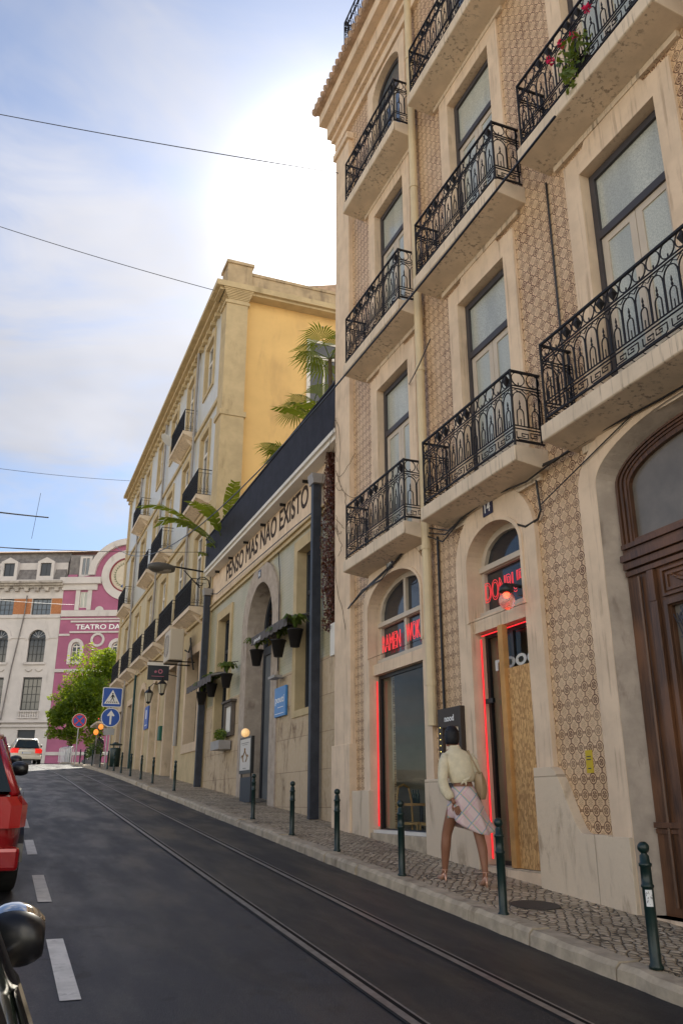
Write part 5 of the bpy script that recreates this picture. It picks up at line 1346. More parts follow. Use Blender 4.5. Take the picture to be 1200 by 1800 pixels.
MB().ball((4.25, 26.85, 8.84), .24, 14, (1.5, .8, .45)).build('lamp_lens', mat('cloudy_lens', (.26, .23, .19), .3, .5), t, smooth=True)
t = thing('air_conditioner', 'beige air conditioner on brackets under the nearest first floor balcony', 'air conditioner', (Yx, 30.0, 6.3))
MB().box(Yx - .95, Yx - .45, 29.4, 30.5, 6.35, 7.45).build('casing', mat('beige_metal', (.50, .43, .34), .5, .4), t, bevel=.03)
gl_ = MB().slab(disc(29.95, 6.9, .40, 24), [disc(29.95, 6.9, .36, 24)], Yx - .97, Yx - .95, 'x')
for k in range(9): gl_.box(Yx - .965, Yx - .955, 29.58, 30.32, 6.6 + k * .075, 6.612 + k * .075)
gl_.build('fan_grille', 'greypipe', t)
for yy in (29.55, 30.35): MB().tube([(Yx, yy, 6.32), (Yx - .95, yy, 6.32)], .025, 5).build('bracket', 'black', t)
hs_ = MB().tube([(Yx - .4, 29.38, 6.7), (Yx - .3, 29.2, 6.6), (Yx - .25, 29.1, 6.9), (Yx - .3, 29.05, 7.1), (Yx - .2, 29.1, 6.4), (Yx - .1, 29.2, 6.0)], .03, 6); hs_.build('hose', 'black', t)
t = thing('hanging_sign', 'small black shop sign with a pale border, hanging above two lanterns', 'sign', (Yx, 32.6, 6.4))
MB().box(Yx - 1.15, Yx - .35, 32.57, 32.63, 6.05, 6.60).build('board', 'tan_door', t); MB().box(Yx - 1.18, Yx - .32, 32.55, 32.65, 6.60, 6.72).build('cap', 'whitepaint', t)
MB().tube([(Yx, 32.6, 6.76), (Yx - 1.15, 32.6, 6.76)], .02, 5).build('bracket', 'black', t)
sg_ = MB().slab(disc(Yx - .68, 6.38, .09, 12), [disc(Yx - .68, 6.38, .05, 12)], 32.55, 32.565, 'y').slab(disc(Yx - .86, 6.36, .05, 8), [], 32.55, 32.565, 'y'); sg_.box(Yx - 1.0, Yx - .5, 32.55, 32.565, 6.18, 6.2); sg_.build('emblem', mat('pink_emblem', (.45, .16, .22), .5), t)
def lantern(x, y, z, lb):
    t = thing('wall_lantern', lb, 'lantern', (x, y, z), 0, 'old style wall lanterns')
    MB().lathe([(.09, -.32), (.10, -.30), (.17, .02)], (0, 0, 0), 6).build('lantern_glass', mat('milky_glass', (.45, .40, .30), .3, .5), t, world=False)
    c_ = MB().lathe([(.19, .02), (.12, .12), (.05, .17), (.03, .24), (.05, .26), (.01, .3)], (0, 0, 0), 6); c_.lathe([(.02, -.40), (.10, -.34), (.10, -.31)], (0, 0, 0), 6)
    for k in range(6): a = math.pi * k / 3; c_.tube([(.095 * math.cos(a), .095 * math.sin(a), -.31), (.175 * math.cos(a), .175 * math.sin(a), .03)], .01, 4)
    c_.build('lantern_cage', 'black', t, world=False); MB().tube([(0, 0, .25), (.15, 0, .42), (.55, 0, .35)], .018, 5).build('bracket', 'black', t, world=False)
lantern(Yx - .75, 34.5, 5.75, 'left old style wall lantern beside the shop door, lower in the picture'); lantern(Yx - .6, 32.4, 5.85, 'right old style wall lantern beside the shop door, right below the black sign')
o = MB().box(Yx - .16, Yx, 34.9, 35.35, 4.0, 4.55).build('green_wall_box', mat('green_box', (.015, .10, .07), .5), at=(Yx, 35.1, 4.0), bevel=.01); tag(o, 'small green box on the wall between two shop doorways', 'box')
t = thing('blue_plaque', 'small blue plaque with white marks on the far wall beside an arched doorway', 'sign', (Yx, 39.3, 4.9)); MB().box(Yx - .06, Yx - .02, 38.75, 39.75, 4.75, 5.75).build('plate', 'signblue', t); MB().box(Yx - .066, Yx - .06, 39.15, 39.4, 5.2, 5.6).box(Yx - .066, Yx - .06, 38.95, 39.55, 4.9, 4.94).build('marks', 'signwhite', t)
t = thing('satellite_dish', 'small pale satellite dish on the upper corner of a top floor balcony', 'satellite dish', (5.4, 35.4, 17.2))
MB().lathe([(.02, 0), (.2, .03), (.36, .12)], (0, 0, 0), 16).build('dish', 'whitepaint', t, world=False); t.rotation_euler = (R(70), 0, R(30)); MB().tube([(0, 0, 0), (.1, -.2, -.4)], .015, 5).build('mast', 'steel', t, world=False)

# ---------------------------------------------------------------- signs, bin
def rpath(s_): return s_
t = thing('crossing_and_one_way_sign', 'blue pedestrian crossing sign over a round blue arrow sign on twin poles', 'road sign', (5.36, 47, G(47)))
SP = lambda mb, n_, m_, par=t: mb.build(n_, m_, par)
for dx in (-.09, .09): SP(MB().tube([(5.36 + dx, 47.03, G(47)), (5.36 + dx, 47.03, 7.4)], .03, 8), 'pole', 'steel')
def sq(c, h, r=.07): return [(c[0] + sx * (h - r) + r * math.cos(a), c[1] + sy * (h - r) + r * math.sin(a)) for sx, sy, a0 in ((1, 1, 0), (-1, 1, 90), (-1, -1, 180), (1, -1, 270)) for a in (R(a0), R(a0 + 45), R(a0 + 90))]
pl_ = SP(MB().slab(sq((5.36, 6.98), .52), [], 46.95, 46.98, 'y'), 'square_plate', 'signwhite')
SP(MB().slab(sq((5.36, 6.98), .48), [], 46.944, 46.949, 'y'), 'blue_field', 'signblue', pl_); SP(MB().slab([(4.95, 6.63), (5.77, 6.63), (5.36, 7.38)], [], 46.938, 46.943, 'y'), 'white_triangle', 'signwhite', pl_)
pd = MB()
for k in range(6): pd.slab([(5.06 + k * .11, 6.68), (5.11 + k * .11, 6.68), (5.14 + k * .095, 6.76), (5.10 + k * .095, 6.76)], [], 46.932, 46.937, 'y')
pd.slab(disc(5.37, 7.17, .04, 10), [], 46.932, 46.937, 'y').slab([(5.33, 7.12), (5.42, 7.12), (5.41, 6.95), (5.47, 6.78), (5.43, 6.78), (5.37, 6.93), (5.31, 6.78), (5.27, 6.78), (5.34, 6.95)], [], 46.932, 46.937, 'y').slab([(5.33, 7.1), (5.26, 6.96), (5.29, 6.95), (5.35, 7.06)], [], 46.932, 46.937, 'y').slab([(5.42, 7.1), (5.49, 6.98), (5.46, 6.96), (5.40, 7.05)], [], 46.932, 46.937, 'y')
SP(pd, 'walking_figure', 'black', pl_)
pl_ = SP(MB().slab(disc(5.36, 5.92, .50, 32), [], 46.95, 46.98, 'y'), 'round_plate', 'signwhite'); SP(MB().slab(disc(5.36, 5.92, .46, 32), [], 46.944, 46.949, 'y'), 'blue_field', 'signblue', pl_)
SP(MB().slab([(5.31, 5.56), (5.41, 5.56), (5.41, 6.02), (5.50, 5.98), (5.56, 6.02), (5.36, 6.30), (5.16, 6.02), (5.22, 5.98), (5.31, 6.02)], [], 46.938, 46.943, 'y'), 'white_arrow', 'signwhite', pl_)
SP(MB().box(5.06, 5.62, 46.95, 46.97, 5.02, 5.36), 'grey_plate', 'steel')
t2 = thing('no_stopping_sign', 'round blue and red crossed no stopping sign on a thin pole', 'road sign', (4.42, 55, G(55)))
SP(MB().tube([(4.42, 55.03, G(55) - .3), (4.42, 55.03, 6.3)], .035, 8), 'pole', 'steel', t2); pl_ = SP(MB().slab(disc(4.42, 6.40, .42, 32), [], 54.95, 54.98, 'y'), 'plate', 'signred', t2)
SP(MB().slab(disc(4.42, 6.40, .43, 32), [disc(4.42, 6.40, .41, 32)], 54.945, 54.985, 'y'), 'rim', 'signwhite', t2)
SP(MB().slab(disc(4.42, 6.40, .33, 32), [], 54.944, 54.949, 'y'), 'blue_field', 'signblue', pl_)
xx = MB()
for a in (R(45), R(-45)): c_, s_ = math.cos(a), math.sin(a); xx.slab([(4.42 + u * c_ - v * s_, 6.40 + u * s_ + v * c_) for u, v in ((-.34, -.035), (.34, -.035), (.34, .035), (-.34, .035))], [], 54.938 - (.003 if a > 0 else 0), 54.943 - (.003 if a > 0 else 0), 'y')
SP(xx, 'red_cross', 'signred', pl_)
t = thing('litter_bin', 'dark green round litter bin with a lid on the far pavement', 'litter bin', (5.35, 43.6, G(43.6)))
MB().lathe([(.20, .06), (.24, .08), (.26, .9), (.24, .95)], (0, 0, 0), 16).build('bin_body', 'bollard', t, world=False, smooth=True); MB().lathe([(.30, 1.08), (.31, 1.12), (.12, 1.18), (.10, 1.22)], (0, 0, 0), 16).build('lid', 'bollard', t, world=False)
for a in range(3): MB().tube([(.2 * math.cos(a * 2.1), .2 * math.sin(a * 2.1), .93), (.2 * math.cos(a * 2.1), .2 * math.sin(a * 2.1), 1.1)], .02, 5).build('lid_post', 'bollard', t, world=False)

# ---------------------------------------------------------------- square at the top: trees, railing, hedge, cafe awning, person
def tree(loc, blobs, trunk_h, n, lb, seed, leaf=.13):
    rr = random.Random(seed); t = thing('tree', lb, 'tree', loc, 0, 'trees in the little square')
    tk = MB(); tk.tube([(0, 0, -.1), (.05, 0, trunk_h * .5), (0, .05, trunk_h)], [.2, .16, .13], 8)
    for bx_, by_, bz_, br_2 in blobs: tk.tube([(0, .05, trunk_h * .85), (bx_ * .5, by_ * .5, (trunk_h + bz_) / 2), (bx_, by_, bz_)], [.10, .07, .03], 6)
    tk.build('trunk', 'bark', t, world=False); cr_ = MB(); tot = sum(b_[3] ** 2 for b_ in blobs)
    for bx_, by_, bz_, br_2 in blobs:
        m_ = int(n * br_2 ** 2 / tot); clumps = [(Vector((rr.gauss(0, 1), rr.gauss(0, 1), rr.gauss(0, 1))).normalized() * br_2 * rr.uniform(.55, 1.08)) for _ in range(max(14, int(20 * br_2)))]
        for c in clumps: leaves(cr_, (bx_ + c.x, by_ + c.y, bz_ + c.z * .85), br_2 * .36, m_ // len(clumps), leaf, (1, 1, .8), rr=rr)
    cr_.build('crown', 'leaf', t, world=False)
tree((7.0, 70, gz(70)), [(-.6, 0, 7.6, 1.9), (.6, .4, 6.2, 2.0), (-1.2, -.6, 5.6, 1.6), (1.6, 0, 8.0, 1.7), (-.6, .5, 4.2, 1.7), (2.8, 0, 6.0, 2.0)], 3.0, 15000, 'taller tree right of the smaller one, its top below the theatre lettering', 11)
tree((4.9, 67, gz(67)), [(.2, 0, 4.9, 1.6), (-.9, 0, 4.0, 1.25), (.6, .3, 3.6, 1.5), (-.8, -.2, 2.7, 1.1), (1.0, 0, 2.4, 1.3), (1.2, 0, 5.4, 1.2)], 2.2, 12000, 'smaller left tree in the square, in front of the theatre wall', 12)
t = thing('pedestrian_railing', 'pale metal pedestrian railing at the crest left of the no stopping sign', 'railing', (4.2, 62, G(62)))
for i in range(9):
    y = 58.0 + i * 1.1; x = 3.6 + .2 + i * -.02 + .55; MB().tube([(x, y, G(y)), (x, y, G(y) + .95), (x + .1, y + .3, G(y) + 1.02), (x + .2, y + .6, G(y) + .95), (x + .2, y + .6, G(y))], .028, 6).build('hoop', 'signwhite', t)
t = thing('hedge', 'low clipped hedge in planters along the cafe terrace', 'hedge', (6.0, 57, G(57)))
f = MB()
for i in range(8): leaves(f, (5.55 + i * .05, 54.5 + i * .9, G(55) + .75 + .1 * math.sin(i * 2)), .55, 420, .07)
f.build('foliage', 'hedge', t); MB().box(5.35, 5.7, 53.2, 61.5, 3.6, 4.35).build('planter_box', 'slate', t)
t = thing('cafe_awning', 'flat cafe awning with small lights at the corner of the square', 'awning', (6.4, 54.5, G(54)))
MB().box(5.35, 9.5, 54.0, 57.5, 6.20, 6.32).build('canopy', mat('cream_canopy', (.5, .45, .36), .8), t)
MB().add([(5.6, 54.4, 6.33), (9.2, 54.4, 6.33), (9.2, 57, 6.33), (5.6, 57, 6.33), (6.2, 55, 7.4), (9.2, 55, 7.4), (9.2, 56.5, 7.4), (6.2, 56.5, 7.4)], [(0, 1, 5, 4), (1, 2, 6, 5), (2, 3, 7, 6), (3, 0, 4, 7), (4, 5, 6, 7)]).build('dark_cover', 'tan_door', t)
for x in (5.45, 9.3): MB().tube([(x, 54.1, G(54)), (x, 54.1, 6.2)], .04, 6).build('post', 'slate', t)
dd = MB()
for i in range(9): dd.ball((5.5 + i * .2, 54.3 - .0 * i, 6.5 + .12 * i + .05 * (i % 2)), .035, 6)
dd.build('fairy_lights', 'red_neon', t)
for i, (x, z, lb) in enumerate(((5.62, 5.98, 'right orange paper lantern below the cafe awning'), (5.36, 5.66, 'left orange paper lantern below the cafe awning'))):
    o = MB().ball((0, 0, 0), .15, 12, (1, 1, 1.15)).build('paper_lantern', 'lantern_o', world=False, smooth=True); o.location = (x, 53.8, z); tag(o, lb, 'lantern', 'orange paper lanterns')
o = MB().box(8.0, 8.4, 58, 64, 3.9, 7.5).build('garden_wall', 'slate', at=(8.2, 61, 3.9)); tag(o, 'dark wall behind the cafe terrace in the shade of the trees', 'wall')


# ---------------------------------------------------------------- people
def skin_body(name, joints, edges, m, parent, sub=2):
    me = bpy.data.meshes.new(name); ks = list(joints); me.from_pydata([joints[k][:3] for k in ks], [(ks.index(a), ks.index(b_)) for a, b_ in edges], [])
    o = bpy.data.objects.new(name, me); C.objects.link(o); o.parent = parent; me.materials.append(M[m])
    o.modifiers.new('skin', 'SKIN'); me.skin_vertices.new() if not me.skin_vertices else None
    for i, k in enumerate(ks):
        sv = me.skin_vertices[0].data[i]; r = joints[k][3]; sv.radius = r if isinstance(r, tuple) else (r, r); sv.use_root = (i == 0)
    s_ = o.modifiers.new('sub', 'SUBSURF'); s_.levels = sub; s_.render_levels = sub
    dg = bpy.context.evaluated_depsgraph_get(); bpy.context.view_layer.update(); ev = o.evaluated_get(bpy.context.evaluated_depsgraph_get())
    me2 = bpy.data.meshes.new_from_object(ev); o.modifiers.clear(); o.data = me2
    if not me2.materials: me2.materials.append(M[m])
    me2.polygons.foreach_set('use_smooth', [True] * len(me2.polygons)); return o


pr = thing('person', 'woman in cream blouse and pink plaid skirt walking up the pavement', 'person', (5.02, 8.62, G(8.55)), R(-21.6))
J = {'pelvis': (-.11, .15, .95, (.115, .09)), 'waist': (-.11, .16, 1.08, (.10, .075)), 'chest': (-.13, .18, 1.24, (.12, .085)), 'upper': (-.155, .19, 1.34, (.09, .055)), 'neck': (-.18, .20, 1.44, .045), 'skull0': (-.20, .22, 1.50, .05),
     'hipL': (-.195, .16, .90, .095), 'kneeL': (-.30, .30, .54, .062), 'calfL': (-.315, .31, .40, .062), 'ankL': (-.325, .40, .13, .032), 'footL': (-.345, .47, .075, .03), 'toeL': (-.375, .54, .045, .028),
     'hipR': (-.03, .15, .90, .095), 'kneeR': (.045, .12, .50, .060), 'calfR': (.06, .05, .38, .060), 'ankR': (.07, .0, .13, .032), 'footR': (.06, .06, .06, .03), 'toeR': (.045, .13, .02, .028),
     'shL': (-.285, .18, 1.36, .038), 'elL': (-.335, .10, 1.10, .036), 'wrL': (-.255, .02, .90, .024), 'palL': (-.235, -.005, .85, (.034, .018)),
     'shR': (-.025, .19, 1.36, .038), 'elR': (.07, .17, 1.10, .036), 'wrR': (.05, .30, .92, .024), 'palR': (.03, .35, .88, (.034, .018))}
E_ = [('pelvis', 'waist'), ('waist', 'chest'), ('chest', 'upper'), ('upper', 'neck'), ('neck', 'skull0'), ('pelvis', 'hipL'), ('hipL', 'kneeL'), ('kneeL', 'calfL'), ('calfL', 'ankL'), ('ankL', 'footL'), ('footL', 'toeL'), ('pelvis', 'hipR'), ('hipR', 'kneeR'), ('kneeR', 'calfR'), ('calfR', 'ankR'), ('ankR', 'footR'), ('footR', 'toeR'),
      ('upper', 'shL'), ('shL', 'elL'), ('elL', 'wrL'), ('wrL', 'palL'), ('upper', 'shR'), ('shR', 'elR'), ('elR', 'wrR'), ('wrR', 'palR')]
bd = skin_body('body', J, E_, 'skin', pr)
hd = MB(); hc = Vector((-.205, .235, 1.585)); RG = []
for k in range(13):
    ph = math.pi * k / 12; z = -.118 * math.cos(ph); w = math.sin(ph) ** .8
    RG.append([(hc.x + .076 * w * math.cos(a) * (1 - .12 * (z < -.05)), hc.y + .092 * w * math.sin(a) + (.01 if z < 0 else 0), hc.z + z) for a in [2 * math.pi * i / 18 for i in range(18)]])
hd.rings(RG); hd.ball((hc.x, hc.y + .095, hc.z - .01), .016, 8, (1, 1.2, 1.6))
for sx in (-1, 1): hd.ball((hc.x + sx * .077, hc.y, hc.z - .01), .024, 8, (.4, .8, 1.3))
hd.ball((hc.x, hc.y + .088, hc.z - .055), .02, 8, (1.3, .5, .4)); hd.build('head', 'skin', pr, world=False, smooth=True)
ey = MB()
for sx in (-1, 1): ey.ball((hc.x + sx * .03, hc.y + .086, hc.z + .01), .011, 8)
ey.build('eyes', 'signwhite', pr, world=False)
hr = MB(); RG = []
for k in range(12):
    ph = math.pi * (.0 + .74 * k / 11); z = .127 * math.cos(ph); w = math.sin(max(ph, .05)) ** .75
    RG.append([(hc.x + (.088 + .003 * math.sin(5 * a)) * w * math.cos(a), hc.y - .012 + .10 * w * math.sin(a) * (1 if math.sin(a) < .2 or z > .04 else .72), hc.z + .012 + z) for a in [2 * math.pi * i / 22 for i in range(22)]])
hr.rings(RG); leaves(hr, (hc.x, hc.y - .012, hc.z + .045), .098, 420, .02, (.92, 1.02, .98)); hr.build('hair', 'hair', pr, world=False, smooth=True)


def fingers(mb, p, d_, side, up, s_=1):
    d_, side, up = Vector(d_).normalized(), Vector(side).normalized(), Vector(up).normalized(); p = Vector(p)
    for k, (o_, L_) in enumerate(((-.027, .066), (-.009, .075), (.009, .071), (.027, .056))):
        a = p + side * o_ + d_ * .03; b_ = a + d_ * L_ * .45; c_ = b_ + (d_ * .8 + up * .35) * L_ * .32; e = c_ + (d_ * .4 + up * .6) * L_ * .25; mb.tube([a - d_ * .03, a, b_, c_, e], [.009, .0088, .0082, .0075, .006], 7)
    a = p - side * .026 * s_; mb.tube([a - d_ * .03, a - side * .018 * s_ + d_ * .0, a - side * .026 * s_ + d_ * .03 + up * .01], [.011, .0095, .007], 7)


fg_ = MB(); fingers(fg_, (-.222, -.012, .825), (.35, .0, -.9), (.9, .2, .35), (.2, .5, 0), 1); fg_.build('hand_fingers', 'skin', bd, world=False, smooth=True)
fg_ = MB(); fingers(fg_, (.015, .37, .86), (-.4, .5, -.7), (.8, .6, 0), (-.4, .2, -.4), -1); fg_.build('hand_fingers', 'skin', bd, world=False, smooth=True)
# blouse
bl_ = MB(); nA = 28
def er(cx_, cy_, z, rx, ry, wob=0, ph0=0, tilt=0): return [(cx_ + rx * math.cos(a) * (1 + wob * math.sin(4 * a + ph0)), cy_ + ry * math.sin(a) * (1 + wob * math.cos(5 * a + ph0)), z + tilt * math.cos(a)) for a in [2 * math.pi * i / nA for i in range(nA)]]
bl_.rings([er(-.11, .16, 1.085, .118, .098, .05, 1, .01), er(-.11, .16, 1.10, .135, .108, .06, 1, .01), er(-.112, .16, 1.14, .152, .120, .04, 2), er(-.122, .165, 1.20, .157, .118, .03, 0), er(-.135, .175, 1.28, .163, .115, .02, 1), er(-.15, .185, 1.345, .172, .110, .01), er(-.158, .19, 1.395, .158, .095), er(-.166, .195, 1.43, .115, .080), er(-.176, .20, 1.455, .072, .068), er(-.183, .205, 1.495, .060, .062)], cap=False)
for pts, rr in (([(-.275, .185, 1.375), (-.315, .16, 1.30), (-.34, .11, 1.16), (-.345, .09, 1.08), (-.325, .07, 1.0), (-.28, .04, .935), (-.262, .025, .905)], [.068, .066, .060, .058, .060, .056, .036]),
                ([(-.035, .19, 1.375), (.015, .185, 1.30), (.06, .175, 1.16), (.085, .18, 1.08), (.085, .22, 1.0), (.065, .28, .94), (.052, .30, .915)], [.068, .066, .060, .060, .060, .055, .036])): bl_.tube(pts, rr, 14)
kn = [(-.11 + .03 * math.cos(a), .045, 1.095 + .02 * math.sin(a)) for a in (0, 1, 2, 3)]
bl_.ball((-.10, .045, 1.10), .026, 8); bl_.tube([(-.10, .04, 1.10), (-.06, .035, 1.125), (-.03, .05, 1.155)], [.018, .016, .006], 6).tube([(-.10, .04, 1.10), (-.13, .03, 1.08), (-.15, .04, 1.062)], [.016, .014, .005], 6).tube([(-.10, .04, 1.10), (-.09, .03, 1.07), (-.095, .035, 1.05)], [.016, .012, .004], 6)
b_o = bl_.build('blouse', 'blouse', pr, world=False, smooth=True)
# skirt: hip-fitted, flaring and blown to the right, slit open over the left thigh
sk_ = MB(); RG = []; nS = 56
for k in range(15):
    u = k / 14; rg = []
    for i in range(nS):
        a = 2 * math.pi * i / nS; left = max(0, math.cos(a - math.pi * 1.05)) ** 3; right = max(0, math.cos(a + .25))
        hem = .575 + .15 * left - .03 * right + .025 * math.cos(a * 3); z = 1.04 + (hem - 1.04) * u
        rx = .124 + .062 * math.sin(min(1, u * 2.2) * math.pi / 2) + .045 * u ** 2; ry = .098 + .05 * math.sin(min(1, u * 2.2) * math.pi / 2) + .06 * u
        wv = 1 + (.11 * u ** 1.3) * math.sin(a * 6 + 1.8 * u) + .035 * u * math.sin(a * 13 + 1)
        cx_ = -.11 + .055 * u ** 1.6 + right * .05 * u ** 2.5; rg.append((cx_ + rx * wv * math.cos(a), .155 + .04 * u + ry * wv * math.sin(a), z))
    RG.append(rg)
sk_.rings(RG, cap=False); so_ = sk_.build('skirt', 'plaid', pr, world=False, smooth=True); sd_m = so_.modifiers.new('thick', 'SOLIDIFY'); sd_m.thickness = .003
# shoes
for sx, an, toe, hl in ((0, (-.325, .40, .13), (-.375, .54, .03), (-.322, .385)), (1, (.07, .0, .13), (.045, .13, .005), (.072, -.025))):
    s_ = MB(); gz0 = .03 if sx == 0 else 0
    s_.tube([(hl[0], hl[1], .10 + gz0 * .5), ((hl[0] + toe[0]) / 2, (hl[1] + toe[1]) / 2, .055 + gz0 * .5), (toe[0], toe[1], .015 + gz0)], [.022, .03, .034], 8)
    s_.tube([(hl[0], hl[1] - .01, .10 + gz0 * .5), (hl[0], hl[1] - .02, -.01)], [.018, .007], 6); s_.tube([(an[0] + .038 * math.cos(a), an[1] + .038 * math.sin(a), an[2] + .02) for a in [i * math.pi / 6 for i in range(12)]], .006, 5, closed=True)
    s_.tube([(an[0], an[1] - .04, an[2] + .02), (an[0], an[1] - .035, an[2] - .03)], .007, 5); s_.build('shoe', 'shoe', pr, world=False, smooth=True)
# shoulder bag
bg_ = thing('shoulder_bag', 'soft tan leather bag hanging from the right shoulder of the walking woman', 'bag', (5.02, 8.62, G(8.55)), R(-21.6))
RG = []
for k in range(11):
    u = k / 10; z = 1.20 - .30 * u; w = math.sin(math.pi * (.08 + .86 * u)) ** .55; RG.append([(.075 + .02 * u + .055 * w * math.cos(a) + .015 * math.sin(3 * a + u * 4), .125 + .125 * w * math.sin(a), z) for a in [2 * math.pi * i / 18 for i in range(18)]])
MB().rings(RG).build('bag_body', 'bag', bg_, world=False, smooth=True)
MB().tube([(.07, .05, 1.18), (.0, .08, 1.33), (-.035, .15, 1.435), (-.03, .22, 1.43), (.03, .27, 1.33), (.08, .24, 1.18)], .010, 6).build('strap', 'bag', bg_, world=False, smooth=True)

# distant person in black at the cafe corner
p2 = thing('person', 'far person in a black jacket and pale trousers, standing by the cafe hedge', 'person', (5.95, 57.0, G(57) + .05), R(10))
J2 = {'pelvis': (0, 0, .92, .12), 'waist': (0, .01, 1.1, .11), 'chest': (0, .02, 1.3, (.15, .10)), 'upper': (0, .02, 1.42, (.12, .08)), 'neck': (0, .03, 1.52, .05), 'hl': (-.1, 0, .85, .09), 'kl': (-.11, .04, .48, .065), 'al': (-.12, -.02, .08, .045), 'tl': (-.13, .12, .04, .04), 'hr': (.1, 0, .85, .09), 'kr': (.11, .02, .48, .065), 'ar': (.12, 0, .08, .045), 'tr': (.13, .13, .04, .04),
      'sl': (-.19, .02, 1.42, .06), 'el': (-.27, -.02, 1.15, .05), 'wl': (-.25, .1, .95, .035), 'pl': (-.24, .14, .88, .035), 'sr': (.19, .02, 1.42, .06), 'er': (.25, -.02, 1.15, .05), 'wr': (.2, .14, 1.0, .035), 'prr': (.17, .2, .98, .035)}
E2 = [('pelvis', 'waist'), ('waist', 'chest'), ('chest', 'upper'), ('upper', 'neck'), ('pelvis', 'hl'), ('hl', 'kl'), ('kl', 'al'), ('al', 'tl'), ('pelvis', 'hr'), ('hr', 'kr'), ('kr', 'ar'), ('ar', 'tr'), ('upper', 'sl'), ('sl', 'el'), ('el', 'wl'), ('wl', 'pl'), ('upper', 'sr'), ('sr', 'er'), ('er', 'wr'), ('wr', 'prr')]
skin_body('body', J2, E2, 'blouse', p2, 1)
MB().ball((0, .04, 1.65), .10, 12, (.85, 1, 1.2)).build('head', 'skin', p2, world=False, smooth=True); MB().ball((0, .01, 1.69), .105, 12, (.95, 1, 1)).build('hair', 'hair', p2, world=False, smooth=True)
jk = MB(); jk.rings([[(w * math.cos(a), .01 + .7 * w * math.sin(a), z) for a in [i * math.pi / 8 for i in range(16)]] for z, w in ((.80, .17), (.95, .175), (1.2, .16), (1.4, .19), (1.48, .15), (1.53, .07))], cap=False); jk.tube([(-.17, .02, 1.42), (-.27, -.02, 1.15), (-.25, .1, .97)], [.075, .06, .05], 10).tube([(.17, .02, 1.42), (.25, -.02, 1.15), (.2, .13, 1.01)], [.075, .06, .05], 10)
jk.build('jacket', 'black', p2, world=False, smooth=True)

